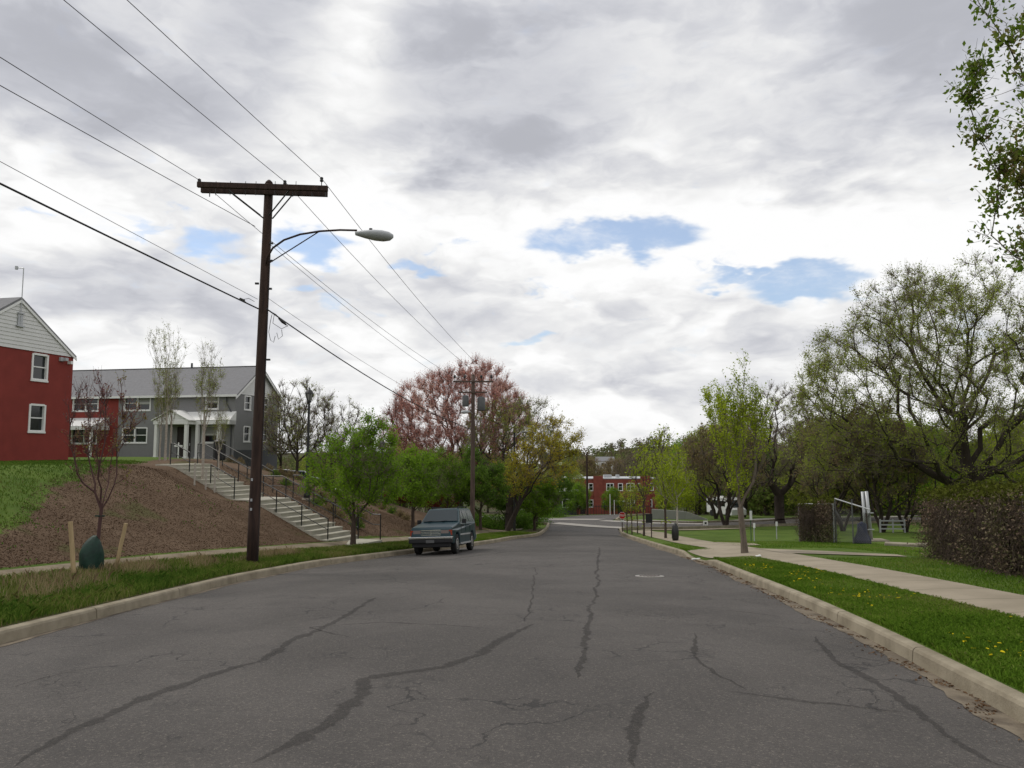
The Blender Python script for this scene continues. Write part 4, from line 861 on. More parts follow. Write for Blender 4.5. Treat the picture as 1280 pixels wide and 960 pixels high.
def shrub(kind, px, py, sc, label, grp):
    q = ground(px, py, 18, 80); t = thing('shrub', label, 'shrub', q, random.random()*6, grp); t.scale = (sc, sc, sc)
    for n_, me in (('foliage', S[kind][0]), ('stems', S[kind][1])): o = bpy.data.objects.new(n_, me); COL.objects.link(o); o.parent = t
random.seed(4); grp = 'low shrubs planted in the mulch right of the stairs'
for kind, px, py, sc, lb in [
    ('brown', 336, 583, .9, 'brown shrub against the grey building corner, left of the parked cars'), ('brown', 350, 585, .9, 'brown shrub in front of the white parked car'),
    ('dgreen', 344, 596, .8, 'dark green shrub on the bank, highest green one right of the timber pole'), ('brown', 362, 590, 1.0, 'rust brown shrub near the top of the bank left of the first lamp post'),
    ('brown', 372, 600, .9, 'brown shrub just left of the first lamp post'), ('dgreen', 357, 607, .8, 'dark green shrub midway down the bank left of the first lamp post'),
    ('brown', 402, 622, .9, 'rust shrub right beside the first lamp post base'), ('dgreen', 396, 632, .8, 'dark shrub below the first lamp post base'),
    ('brown', 412, 640, .9, 'brown shrub above the lower handrail, under the bright green tree'), ('brown', 424, 648, .9, 'brown shrub left of the bright green tree trunk'),
    ('dgreen', 446, 660, .9, 'dark shrub right of the bright green tree trunk'), ('brown', 452, 650, .8, 'brown shrub behind the dark one right of the bright green tree trunk'),
    ('brown', 468, 632, .8, 'brown shrub under the second lamp post'), ('brown', 478, 637, .8, 'rust shrub right of the second lamp post base'),
    ('dgreen', 490, 642, .8, 'dark shrub on the bank, first left of the parked car roof'), ('brown', 500, 646, .8, 'brown shrub nearest the parked car roof'),
    ('brown', 508, 650, .7, 'small brown shrub hidden partly by the parked car')]: shrub(kind, px, py, sc, lb, grp)
for px, py, lb in [(300, 578, 'small rust shrub left of the timber pole beside the grey wall'), (288, 577, 'small brown shrub beneath the right end of the porch')]: shrub('brown', px, py, .8, lb, 'small shrubs against the grey building')
az = shrub_mesh(150, 1.3, 1.2, 2600, .12); az.materials.append(LM['azalea'])
for i, (px, Y, lb) in enumerate([(498, 57, 'brick-red bush at the left end of the bush row under the pink tree'), (515, 58, 'brick-red bush second from the left under the pink tree'), (535, 58, 'brick-red bush in the middle of the row under the pink tree'), (553, 59, 'brick-red bush at the right end of the row under the pink tree')]):
    x, y, z = gpos(px, Y); t = thing('red_bush', lb, 'bush', (x, y, z+.9), i, 'brick-red bushes under the pink tree'); o = bpy.data.objects.new('foliage', az); COL.objects.link(o); o.parent = t; t.scale = (1, 1, 1.2)
    st = bpy.data.objects.new('stems', S['brown'][1]); COL.objects.link(st); st.parent = t; st.location = (0, 0, -1.3); st.scale = (2, 2, 3.5)


bb_ = shrub_mesh(160, 1.5, 1.7, 3600, .13); bb_.materials.append(LM['dgreen'])
for i, (px, Y, s_, lb) in enumerate([(586, 50, .8, 'dark green bush behind the second utility pole, just right of the parked car roof'), (603, 54, .9, 'dark green bush in the shade between the second pole and the amber tree'),
    (618, 57, 1.0, 'dark green bush just left of the amber tree trunk'), (648, 60, 1.1, 'dark green bush right behind the amber tree trunk'), (662, 66, 1.2, 'dark green bush at the bend of the left footpath'), (684, 86, 1.5, 'dark green bush beside the far road, left of the row houses'), (570, 48, .8, 'dark green bush hidden partly behind the roof of the parked car')]):
    x, y, z = gpos(px, Y); t = thing('green_bush', lb, 'bush', (x, y, z), i*1.3, 'dark green bushes by the left footpath'); t.scale = (s_, s_, s_*.8); o = bpy.data.objects.new('foliage', bb_); COL.objects.link(o); o.parent = t
    st = bpy.data.objects.new('stems', S['brown'][1]); COL.objects.link(st); st.parent = t; st.scale = (2.5, 2.5, 2.2)
# thin weeds that have come up through the mulch
n = 2600; y = 13+18*rg.uniform(0, 1, n); s0 = np.interp(y, [14, 28], [4.3, 3.0]); x = xL(y)-s0-rg.uniform(0, 1, n)*6; k = hn2(x*.7+.5, y*.8) > .45; x, y = x[k], y[k]
blades('weeds', x, y, .08, .03, 1.2, LM['weed'], 18, 'sparse low weeds coming up through the brown mulch', cat='weeds')
# ------------------------------------------------------------------ buildings
GU = Vector((.2, .98, 0)).normalized(); GV = Vector((-.98, .2, 0)).normalized(); UP = Vector((0, 0, 1))
class Frame:
    """local frame: origin, along (a), outward normal (n)"""
    def __init__(s, o, a, n): s.o = Vector(o); s.a = a; s.n = n
    def p(s, u, z, d=0): return s.o+s.a*u+UP*z+s.n*d
    def box(s, mb, u0, u1, z0, z1, d0, d1):
        c = [s.p(u, z, d) for z in (z0, z1) for u, d in ((u0, d0), (u1, d0), (u1, d1), (u0, d1))]; i = len(mb.v); mb.v += [tuple(x) for x in c]
        mb.f += [(i, i+1, i+2, i+3), (i+4, i+5, i+6, i+7)]+[(i+a, i+(a+1) % 4, i+4+(a+1) % 4, i+4+a) for a in range(4)]
def wall_holes(fr, u0, u1, z0, z1, holes, mb, depth=.12):
    us = sorted({u0, u1, *[h[0] for h in holes], *[h[1] for h in holes]}); zs = sorted({z0, z1, *[h[2] for h in holes], *[h[3] for h in holes]})
    for a, b in zip(us, us[1:]):
        for c, d in zip(zs, zs[1:]):
            if any(h[0] <= a and b <= h[1] and h[2] <= c and d <= h[3] for h in holes): continue
            mb.quad(fr.p(a, c), fr.p(b, c), fr.p(b, d), fr.p(a, d))
    for h in holes:
        a, b, c, d = h[:4]
        for (p, q) in (((a, c), (b, c)), ((b, c), (b, d)), ((b, d), (a, d)), ((a, d), (a, c))):
            mb.quad(fr.p(*p), fr.p(*q), fr.p(*q, -depth), fr.p(*p, -depth))
def window(fr, a, b, c, d, parent, double=False, blind=False, depth=.12, sash=True, t=.07, mat_='whitetrim', label=None):
    mb = MB(); fr.box(mb, a-.05, b+.05, c-.09, c, -depth+.02, .06)                       # sill
    fr.box(mb, a-.03, a+t, c, d, -depth+.02, .035); fr.box(mb, b-t, b+.03, c, d, -depth+.02, .035); fr.box(mb, a+t, b-t, d-t, d+.03, -depth+.02, .035); fr.box(mb, a+t, b-t, c+.002, c+.06, -depth+.02, .02)
    mids = [(a+b)/2] if double else []
    for m_ in mids: fr.box(mb, m_-.05, m_+.05, c+.06, d-t, -depth+.02, .03)
    w = mb.build('window', M[mat_], parent)
    if label: w['label'] = label
    g = MB(); g.quad(fr.p(a, c, -depth+.012), fr.p(b, c, -depth+.012), fr.p(b, d, -depth+.012), fr.p(a, d, -depth+.012)); g.build('pane', M['glass'], w)
    if sash:
        s_ = MB(); lo = [a+t]+mids; hi = mids+[b-t]; z = (c+d)/2
        for l_, h_ in zip(lo, hi): fr.box(s_, l_+.01, h_-.01, z-.03, z+.03, -depth+.02, -.03)
        s_.build('sash_bar', M[mat_], w)
    if blind:
        q = MB(); lo = [a+t]+mids; hi = mids+[b-t]
        for l_, h_ in list(zip(lo, hi))[:1]: fr.box(q, l_+.02, h_-.02, c+(d-c)*.40, d-.08, -depth+.013, -depth+.019)
        q.build('blind', M['blind'], w)
    return w
# grey and red two-storey building
bb = .75; C0 = Vector((-22.5, 60, 0)); e_h = 6.10; apex = 8.55; gw = 6.9; BL = 34
grey = thing('apartment_building', 'long two-storey building painted grey with a red end, white porch and grey gabled roof', 'building', (-22.5, 60, bb))
def loc(v): return v-grey.location          # everything under the building is given relative to its empty
Fr = Frame(Vector((0, 0, -bb)), GV, -GU)      # front, runs left from the corner
Sd = Frame(Vector((0, 0, -bb)), GU, -GV)      # gable end facing the road
fz = [(1.9, 3.1, 4.35, 5.75), (5.05+.3, 8.15, 4.25, 5.72), (.95+11.5, 2.2+13.2, 4.25, 5.72), (5.5, 8.1, 1.65, 3.2), (2.0, 3.4, 1.65, 3.35), (12.0, 14.9, 1.6, 3.3)]
fz = [(1.5, 2.65, 4.85, 6.0), (7.8, 10.3, 4.80, 6.0), (12.8, 15.3, 4.80, 6.0), (8.0, 10.35, 2.1, 3.35), (1.5, 2.9, 2.1, 3.45), (12.8, 15.3, 2.05, 3.35), (18.5, 20.5, 4.8, 6.0), (18.5, 20.5, 2.1, 3.35), (23, 25, 4.8, 6.0), (23, 25, 2.1, 3.35)]
RS = 10.85
dr = (3.9, 5.2, .85, 3.4); dr2 = (16.2, 17.2, .85, 3.1)
hg = [h for h in fz if h[0] < RS]+[dr]; hr = [h for h in fz if h[0] > RS]+[dr2]
mb = MB(); wall_holes(Fr, 0, RS, -1.5, e_h, hg, mb)
sz = [(1.35, 2.3, 4.85, 6.0), (4.3, 5.15, 4.85, 6.0), (1.35, 2.3, 2.2, 3.45), (4.3, 5.15, 2.2, 3.45)]
wall_holes(Sd, 0, gw, -2.0, e_h, sz, mb); Bk = Frame(Vector((0, 0, -bb))+GU*gw, GV, GU); mb.quad(Bk.p(0, -2), Bk.p(BL, -2), Bk.p(BL, e_h), Bk.p(0, e_h)); mb.build('grey_wall', M['greywall'], grey)
mb = MB(); wall_holes(Fr, RS, BL, -1.5, e_h, hr, mb); mb.build('red_wall', M['redwall'], grey)
mb = MB()
for fr_, u0, u1 in ((Fr, .0, 7.0),): fr_.box(mb, u0, u1, .6, 2.0-.03, .004, .02)
Sd.box(mb, 0, gw, .3, 1.52, .004, .02); M['greydark'] = mat('dark_grey_paint', (.075, .078, .083), .85, .08, 3); 
mb2 = MB(); Sd.box(mb2, -.02, gw, -.2, 1.50, .004, .02); mb2.build('base_band', M['greydark'], grey)
for i, h in enumerate(fz): window(Fr, *h, grey, double=(h[1]-h[0] > 1.5), blind=i in (0, 1, 4))
for h in sz: window(Sd, *h, grey)
mb = MB(); Fr.box(mb, dr[0], dr[1], dr[2], dr[3], -.11, -.06); d_ = mb.build('door', M['door'], grey); mb = MB(); Fr.box(mb, dr[0]+.1, dr[0]+.16, 1.85, 2.05, -.06, -.01); mb.build('handle', M['galv'], d_)
mb = MB(); Fr.box(mb, dr2[0], dr2[1], dr2[2], dr2[3], -.11, -.06); mb.build('door', M['door'], grey)
# roof
def roof(fr, u0, u1, w, eave, apex_, parent, ov=.35, th=.12, mt='roof'):
    mb = MB(); ax = (u0-ov, u1+ov); sl = (apex_-eave)/(w/2)
    def q(u, d, z): return fr.p(u, z, d)
    for s in (0, 1):
        d0 = ov if s == 0 else -w-ov; z0 = eave-sl*ov
        top = [q(ax[0], d0, z0+th), q(ax[1], d0, z0+th), q(ax[1], -w/2, apex_+th), q(ax[0], -w/2, apex_+th)]
        bot = [p-UP*th for p in top]; mb.poly(top); mb.poly(bot[::-1])
        for i in (0, 1, 3): mb.quad(top[i], top[(i+1) % 4], bot[(i+1) % 4], bot[i])
    return mb.build('roof', M[mt], parent)
rf = roof(Fr, 0, BL, gw, e_h, apex, grey)
mb = MB(); Fr.box(mb, -.36, BL+.36, e_h-.30, e_h-.12, .352, .40); mb.build('gutter', M['whitetrim'], grey)
mb = MB(); mb.tube([Fr.p(6.5, apex+.1, -gw/2), Fr.p(6.5, apex+.55, -gw/2)], .09, 8); mb.build('roof_vent', M['greydark'], rf)
mb = MB(); mb.tube([Fr.p(-.38, apex+.14, -gw/2), Fr.p(BL, apex+.14, -gw/2)], .05, 6); mb.build('ridge_cap', M['roofdark'], rf)
def gable(fr, w, eave, apex_, parent, out=.03, mt='siding', n=15):
    """clapboard gable: each board a thin sloping strip"""
    mb = MB(); sl = (apex_-eave)/(w/2); h = (apex_-eave)/n
    for i in range(n):
        z0 = eave+h*i; z1 = z0+h; a0 = (z0-eave)/sl-.02; a1 = (z1-eave)/sl-.02
        p = [fr.p(a0, z0, out+.025), fr.p(w-a0, z0, out+.025), fr.p(w-a1, z1, out), fr.p(a1, z1, out)]; mb.poly(p); mb.quad(fr.p(a0, z0, 0), fr.p(w-a0, z0, 0), p[1], p[0])
    return mb.build('gable_siding', M[mt], parent)
gable(Sd, gw, e_h-.02, apex, grey)
mb = MB()
for s in (0, 1):
    a = Sd.p(-.45 if s == 0 else gw+.45, e_h-.32, .36); b = Sd.p(gw/2, apex, .36); mb.quad(a, b, b-UP*.2, a-UP*.2); mb.quad(a-Sd.n*.03, b-Sd.n*.03, b-UP*.2-Sd.n*.03, a-UP*.2-Sd.n*.03); mb.quad(a-UP*.2, b-UP*.2, b-UP*.2-Sd.n*.03, a-UP*.2-Sd.n*.03)
mb.build('bargeboard', M['whitetrim'], grey)
# white porch: flat-fronted pediment at left, shed roof at right
mb = MB(); pz = 3.55; pd = .95
mb.poly([Fr.p(5.2, pz+.35, pd), Fr.p(-.15, pz+.35, pd), Fr.p(-.15, 4.62, 0.02), Fr.p(5.2, 4.62, 0.02)]); Fr.box(mb, -.15, 5.2, pz, pz+.32, pd-.22, pd); Fr.box(mb, -.15, .05, pz, pz+.32, 0.02, pd-.22)
mb.poly([Fr.p(-.15, pz+.35, pd), Fr.p(-.15, 4.62, 0.02), Fr.p(-.15, pz, .02), Fr.p(-.15, pz, pd)])
q0, q1, qd = 3.0, 6.1, 1.75
for zz, dd in ((0, qd),):
    n_ = 5
    for i in range(n_):
        h = .78/n_; a0 = (q1-q0)/2*(i/n_); a1 = (q1-q0)/2*((i+1)/n_); mb.poly([Fr.p(q0+a0, pz+.30+h*i, dd+.02), Fr.p(q1-a0, pz+.30+h*i, dd+.02), Fr.p(q1-a1, pz+.30+h*(i+1), dd), Fr.p(q0+a1, pz+.30+h*(i+1), dd)])
Fr.box(mb, q0, q1, pz, pz+.30, qd-.22, qd+.04); Fr.box(mb, q0, q0+.2, pz, pz+.3, .02, qd-.22); Fr.box(mb, q1-.2, q1, pz, pz+.3, .02, qd-.22)
mid = (q0+q1)/2; pk_ = pz+1.10
for a, b in ((q0-.15, mid), (q1+.15, mid)):
    t_ = [Fr.p(a, pz+.27, qd+.15), Fr.p(b, pk_, qd+.15), Fr.p(b, pk_, 0.02), Fr.p(a, pz+.27, 0.02)]; mb.poly(t_); mb.poly([p+UP*.07 for p in t_]); mb.quad(t_[0], t_[1], t_[1]+UP*.07, t_[0]+UP*.07); mb.quad(t_[0], t_[3], t_[3]+UP*.07, t_[0]+UP*.07)
porch = mb.build('porch_roof', M['white'], grey)
for u, d in ((.8, pd-.12), (3.2, qd-.12), (2.75, pd-.12), (5.9, qd-.12)):
    mb = MB(); 
    Fr.box(mb, u-.12, u+.12, .75, pz, d-.12, d+.12); Fr.box(mb, u-.16, u+.16, .75, .95, d-.16, d+.16); mb.build('porch_column', M['white'], grey)
mb = MB(); Fr.box(mb, .0, 6.4, .2, .78, .01, 2.1); mb.build('porch_floor', M['concrete'], grey)
mb = MB(); q0, q1 = 11.6, 17.0        # low porch in front of the red part
mb.poly([Fr.p(q0, 3.45, 2.0), Fr.p(q1, 3.45, 2.0), Fr.p(q1, 4.2, .02), Fr.p(q0, 4.2, .02)]); Fr.box(mb, q0, q1, 3.15, 3.44, 1.8, 2.0); mb.poly([Fr.p(q0, 3.44, 1.99), Fr.p(q0, 4.19, .03), Fr.p(q0, 3.15, .03), Fr.p(q0, 3.15, 1.99)]); mb.build('porch_roof', M['siding'], grey)
for u in (11.8, 14.2, 16.8): mb = MB(); Fr.box(mb, u-.1, u+.1, .75, 3.15, 1.75, 1.95); mb.build('porch_column', M['white'], grey)
mb = MB(); pp = [Fr.p(.75, 5.85, .05), Fr.p(.75, 5.3, .06), Fr.p(.25, 4.5, .06), Fr.p(.25, .9, .06)]; mb.tube(pp, .05, 6); mb.build('downpipe', M['greydark'], grey)
# red gabled house at the left edge
RC = Vector((-23.3, 39, 0)); rz0 = 1.0; red = thing('gabled_house', 'brick-red house at the left edge with white clapboard gable and rooftop mast', 'house', (RC.x, RC.y, rz0))
Rs = Frame(Vector((0, 0, -rz0)), -GU, -GV); rw = 7.0; re = 6.45; ra = 8.85
Rf = Frame(Vector((0, 0, -rz0))-GU*rw, GV, -GU)
mb = MB(); rwz = [(1.65, 2.6, 5.03, 6.33), (1.65, 2.6, 2.46, 3.8), (4.7, 5.6, 5.03, 6.33), (4.7, 5.6, 2.46, 3.8)]; wall_holes(Rs, 0, rw, 0, re, rwz, mb); 
mb.quad(Rf.p(0, -.5), Rf.p(22, -.5), Rf.p(22, re), Rf.p(0, re)); Rb = Frame(Vector((0, 0, -rz0)), GV, GU); mb.quad(Rb.p(0, -.5), Rb.p(22, -.5), Rb.p(22, re), Rb.p(0, re)); mb.build('wall', M['redwall'], red)
for h in rwz: window(Rs, *h, red, blind=False)
for h in rwz[:1]:
    pass
gable(Rs, rw, re-.02, ra, red, n=13)
rr_ = roof(Rb, 0, 22, rw, re, ra, red, ov=.10)
mb = MB(); mb.tube([Rs.p(rw/2, ra-1.2, .1), Rs.p(rw/2, ra+1.55, .1)], .022, 6); mast = mb.build('mast', M['galv'], red)
mb = MB(); c = Rs.p(rw/2, ra+1.55, .1); mb.tube([c, c+Vector((-.35, 0, .02))], .02, 6); mb.tube([c+Vector((-.35, 0, -.06)), c+Vector((-.35, 0, .10))], .07, 8); mb.build('wind_sensor', M['galv'], mast)
mb = MB(); Rs.box(mb, rw/2-.22, rw/2+.22, ra-1.35, ra-1.28, .03, .16); Rs.box(mb, rw/2-.16, rw/2+.16, ra-.72, ra-.66, .03, .16); Rs.box(mb, rw/2-.14, rw/2+.14, ra-1.28, ra-.72, .06, .10); mb.build('mast_bracket', M['galv'], red)
mb = MB(); Rs.box(mb, .75, .95, re-.32, re-.12, 0, .12); Rs.box(mb, .62, .80, re-.30, re-.14, .10, .28); mb.build('floodlight', M['lampgrey'], red)
mb = MB(); Rs.box(mb, .25, .38, re-.42, re-.26, .0, .22); mb.build('floodlight', M['whitetrim'], red)
mb = MB()
for s in (0, 1):
    a = Rs.p(-.12 if s == 0 else rw+.12, re-.06, .11); b = Rs.p(rw/2, ra, .11); mb.quad(a, b, b-UP*.14, a-UP*.14); mb.quad(a-UP*.14, b-UP*.14, b-UP*.14-Rs.n*.03, a-UP*.14-Rs.n*.03)
mb.build('bargeboard', M['whitetrim'], red)
# brick row houses beyond the junction
def rowhouse():
    Yb = 138; z0 = -10.9; x0 = (705-640)/FPX*Yb; x1 = (822-640)/FPX*Yb; Lw = x1-x0
    t = thing('row_house', 'two-storey red brick row houses with flat roof and white windows beyond the junction', 'house', (x0, Yb, z0)); fr = Frame(Vector((0, 0, 0)), Vector((1, .05, 0)).normalized(), Vector((.05, -1, 0)).normalized())
    hh = 6.9; U = lambda px: (px-705)/FPX*Yb
    wins = []
    for px, w, row in [(738, .9, 1), (751, .5, 1), (762, 1.4, 1), (775, .9, 1), (787.5, 1.5, 1), (799, .6, 1), (814, .8, 1), (718, .9, 1), (787.5, 1.5, 0), (738, .9, 0), (720, .9, 0), (751, .8, 0), (812, .8, 0)]:
        u = U(px); z = 4.75 if row else 1.75; wins.append((u-w/2, u+w/2, z, z+1.35))
    dd = [(U(775)-.5, U(775)+.5, .3, 2.4), (U(728)-.5, U(728)+.5, .3, 2.4)]
    mb = MB(); wall_holes(fr, 0, Lw, -1, hh, wins+dd, mb, .15); sd_ = Frame(fr.p(Lw, 0), Vector((-.05, 1, 0)).normalized(), Vector((1, .05, 0)).normalized()); mb.quad(sd_.p(0, -1), sd_.p(9, -1), sd_.p(9, hh), sd_.p(0, hh))
    sl_ = Frame(fr.p(0, 0), Vector((-.05, 1, 0)).normalized(), Vector((-1, 0, 0))); mb.quad(sl_.p(0, -1), sl_.p(9, -1), sl_.p(9, hh), sl_.p(0, hh)); mb.build('wall', M['brick'], t)
    for w in wins: window(fr, *w, t, double=(w[1]-w[0]) > 1.2, t=.13, depth=.15)
    for d in dd: mb = MB(); fr.box(mb, d[0], d[1], d[2], d[3], -.14, -.08); mb.build('door', M['door'], t)
    mb = MB(); fr.box(mb, -.1, Lw+.1, hh-.02, hh+.12, -9.1, .08); mb.build('roof', M['lampgrey'], t)
    for px in (747, 806):
        mb = MB(); u = U(px); fr.box(mb, u-.9, u+.9, -1, hh+.55, .0, .25); mb.build('pilaster', M['brick'], t)
    for px, w in ((727, 1.2), (763, 1.5), (776, .6)):
        mb = MB(); u = U(px); fr.box(mb, u-w/2, u+w/2, hh+.2, hh+.65, -4, -3); mb.build('chimney', M['lampgrey'], t)
    mb = MB(); fr.box(mb, U(775)-1.1, U(775)+1.1, 2.75, 2.95, 0.01, 1.4); mb.build('door_canopy', M['white'], t)
rowhouse()
t = thing('flat_roofed_house', 'low dark house with a pale flat roof edge left of the brick row houses', 'house', (3.5, 112, -8.4)); mb = MB(); mb.bx(0, 6.2, 0, 7, -1, 3.6); mb.build('wall', M['greydark'], t); mb = MB(); mb.bx(-.3, 6.5, -.4, 7.3, 3.6, 3.85); mb.build('roof', M['siding'], t)
fr = Frame(Vector((0, 0, 0)), Vector((1, 0, 0)), Vector((0, -1, 0)))
for u in (1.2, 4.0): mb = MB(); fr.box(mb, u, u+1.1, 1.2, 2.5, .0, .04); w_ = mb.build('window', M['whitetrim'], t); mb = MB(); fr.box(mb, u+.1, u+1.0, 1.3, 2.4, .041, .05); mb.build('pane', M['glass'], w_)
def farhouse(px, Y, zt, w, h, label, wallm='siding', roofm='roof', rz=0):
    d = ray(px, 560); x = d[0]/d[1]*Y; z = zt-h; t = thing('far_house', label, 'house', (x, Y, z), rz, 'pale houses on the far hillside')
    mb = MB(); mb.bx(-w/2, w/2, 0, w*.8, -6, h*.65); mb.build('wall', M[wallm], t); mb = MB(); i = w/2+.3; e = h*.65
    mb.prism([(-.4, e), (w*.4, h), (w*.8+.4, e)], 'x', -i, i); mb.build('roof', M[roofm], t)
    for u in (-w*.25, w*.15):
        mb = MB(); mb.bx(u, u+w*.14, -.05, .0, e*.35, e*.75); mb.build('window', M['glass'], t)
for px, Y, py, w, h, lb, wm, rm in [(657, 150, 569, 5.2, 5, 'pale house with a white roof seen left of the amber tree crown', 'siding', 'white'), (690, 230, 578, 6, 4, 'small pale house far behind the amber tree', 'siding', 'white'),
    (678, 190, 584, 4, 3, 'tiny white shed roof behind the amber tree', 'siding', 'white'), (842, 330, 572, 8, 5, 'pale house on the wooded hill above the row houses, at right', 'siding', 'roof'), (757, 300, 571, 7, 5, 'pale house on the wooded hill above the middle of the row houses', 'siding', 'roof')]:
    farhouse(px, Y, EYE-(py-561)/FPX*Y, w, h, lb, wm, rm)
# ------------------------------------------------------------------ stairs and handrails
SB = Vector((-6.75, 30.0, 0)); SD = Vector((-.9, .43, 0)).normalized(); SN = Vector((.43, .9, 0)).normalized()   # SN points to the back side
sz0 = hz(SB.x+.3, SB.y)+.02; ris, tr_ = .158, .40; sw = 1.9
def pt(u, v, z): return SB+SD*u+SN*v+UP*z
t = thing('concrete_stairs', 'long concrete stairs climbing the mulched bank in two flights up to the grey building', 'stairs', (SB.x, SB.y, sz0))
def sbox(mb, u0, u1, v0, v1, z0, z1):
    c = [pt(u, v, z)-Vector((SB.x, SB.y, 0)) for z in (z0, z1) for u, v in ((u0, v0), (u1, v0), (u1, v1), (u0, v1))]; i = len(mb.v); mb.v += [tuple(x) for x in c]
    mb.f += [(i, i+1, i+2, i+3), (i+4, i+5, i+6, i+7)]+[(i+a, i+(a+1) % 4, i+4+(a+1) % 4, i+4+a) for a in range(4)]
n1, n2 = 10, 9; u = 0; z = 0; mb = MB(); prof_u = [(0, 0)]
for i in range(n1): z += ris; sbox(mb, u, u+tr_+.02, -sw/2, sw/2, z-ris-.35, z-.045); sbox(mb, u-.025, u+tr_, -sw/2-.01, sw/2+.01, z-.045, z); u += tr_
mb.build('lower_flight', M['step'], t); uL, zL = u, z; mb = MB(); sbox(mb, u, u+1.2, -sw/2-.01, sw/2+.01, z-.5, z+.002); mb.build('landing', M['step'], t); u += 1.2; uM = u; mb = MB()
for i in range(n2): z += ris; sbox(mb, u, u+tr_+.02, -sw/2, sw/2, z-ris-.35, z-.045); sbox(mb, u-.025, u+tr_, -sw/2-.01, sw/2+.01, z-.045, z); u += tr_
mb.build('upper_flight', M['step'], t); uT, zT = u, z
mb = MB(); sbox(mb, uT, uT+1.0, -sw/2, sw/2, zT-.6, zT); mb.build('landing', M['step'], t)
M['riser'] = mat('step_riser', (.25, .235, .20), .9, .2, 4)
mb = MB(); sbox(mb, -1.2, 0, -sw/2, sw/2, -.08, .02); mb.build('foot_slab', M['step'], t)
def handrail(v, segs, label):
    h = thing('handrail', label, 'handrail', (SB.x, SB.y, sz0), group='black metal handrails of the stairs'); b0 = Vector((SB.x, SB.y, 0))
    def top(u_): 
        if u_ < uL: return max(0, u_/tr_)*ris
        if u_ < uM: return zL
        return min(zT, zL+(u_-uM)/tr_*ris)
    for (a, b) in segs:
        n = max(2, int(round((b-a)/1.35))+1); us_ = np.linspace(a, b, n)
        brk = sorted(set([a, b]+[q for q in (0, uL, uM, uT) if a < q < b]))
        for hh, r_ in ((.92, .026), (.50, .016)):
            mb = MB(); mb.tube([pt(q, v, top(q)+hh)-b0 for q in brk], r_, 6); mb.build('rail', M['black'], h)
        for q in us_: mb = MB(); mb.tube([pt(q, v, top(q)-.12)-b0, pt(q, v, top(q)+.92)-b0], .026, 6); mb.build('post', M['black'], h)
handrail(-sw/2+.12, [(.1, 4.1), (uM-.1, uM+1.3), (uM+2.6, uT+.2)], 'near handrail on the left side of the stairs, in separate lengths')
handrail(sw/2-.12, [(-.1, uL+1.1), (uM+.1, uT+.4)], 'far handrail on the right side of the stairs, running the whole lower flight')
handrail(sw/2+1.0, [(-.4, uL+.4), (uM+.4, uT)], 'outer handrail beyond the stairs, behind the other two')
# ------------------------------------------------------------------ poles, lamps, wires
def utility_pole(pos, top_z, r0, r1, label, cross=None, lean=(0, 0), transformers=(), lamp=None, grp='timber utility poles along the road'):
    t = thing('utility_pole', label, 'utility pole', pos, group=grp); H_ = top_z-pos[2]; mb = MB()
    n = 9; pts = [(lean[0]*i/n, lean[1]*i/n, H_*i/n-.3*(i == 0)) for i in range(n+1)]; mb.tube(pts, [r0+(r1-r0)*i/n for i in range(n+1)], 14); mb.v += []; mb.build('pole', M['pole'], t, smooth=True)
    mb = MB().lathe([(r1, 0), (r1*.8, .06), (r1*.3, .12)], (lean[0], lean[1], H_), 14); mb.build('pole_top', M['pole'], t, smooth=True)
    return t, H_
PX = (-7.05, 20.4); pb = hz(*PX); topz = at(330, 226, 20.4).z; upole, UH = utility_pole((PX[0], PX[1], pb), topz-.08, .158, .118, 'tall brown timber utility pole with a crossarm and street light in the left verge', lean=(.14, .05))
Lp = lambda p: Vector(p)-Vector((PX[0], PX[1], pb))
LEFT, RIGHT = at(247, 234, 20.1), at(412, 239, 20.1)
ax = (RIGHT-LEFT).normalized(); cz = at(330, 236, 20.1)
for off, nm in ((-.20, 'front'), (.24, 'back')):
    a = LEFT+Vector((.08 if off < 0 else -.0, off, 0)); b = RIGHT+Vector((0 if off < 0 else -.12, off, 0)); mb = MB(); d = (b-a).normalized(); w = .06; s_ = d.cross(UP).normalized()*.05
    c8 = [p+s_*x+UP*z for p in (a, b) for x, z in ((-1, -.075), (1, -.075), (1, .075), (-1, .075))]; mb.v = [tuple(Lp(c)) for c in c8]; mb.f = [(0, 1, 2, 3), (4, 5, 6, 7), (0, 1, 5, 4), (1, 2, 6, 5), (2, 3, 7, 6), (3, 0, 4, 7)]
    mb.build('crossarm', M['pole'], upole, bevel=.008)
M['poleold'] = mat('greyed_timber', (.12, .085, .068), .9, 0, 3, (.07, .05, .042), .5, 18, stretch=(3, 3, .35))
mb = MB(); mb.tube([(.15+.12*i/10, -.03, .1+i*.95) for i in range(10)], .008, 5); mb.build('ground_wire', M['wire'], upole)
for zz in (1.5, 1.75, 2.3): mb = MB(); mb.box((-.02, -.155+.0, zz), (.05, .012, .07)); mb.build('tag_plate', M['lampgrey'], upole)
for sx, sgn in ((-.95, 1), (.75, 1)):
    a = cz+Vector((sx, -.13, -.08)); b = Vector((PX[0]+.1+(.12 if sx > 0 else -.12), PX[1]-.12, a.z-.62)); mb = MB(); mb.tube([Lp(a), Lp(b)], .02, 6); a2, b2 = a+Vector((0, .34, 0)), b+Vector((0, .3, 0)); mb.tube([Lp(a2), Lp(b2)], .02, 6); mb.build('crossarm_brace', M['black'], upole)
def insulator(p, parent, off, s=1.0):
    mb = MB().lathe([(.012*s, -.12*s), (.012*s, .0), (.045*s, .0), (.05*s, .04*s), (.032*s, .055*s), (.048*s, .075*s), (.045*s, .11*s), (.02*s, .13*s)], tuple(Vector(p)-off), 10); return mb.build('insulator', M['black'], parent, smooth=True)
OFF = Vector((PX[0], PX[1], pb)); INS = {}
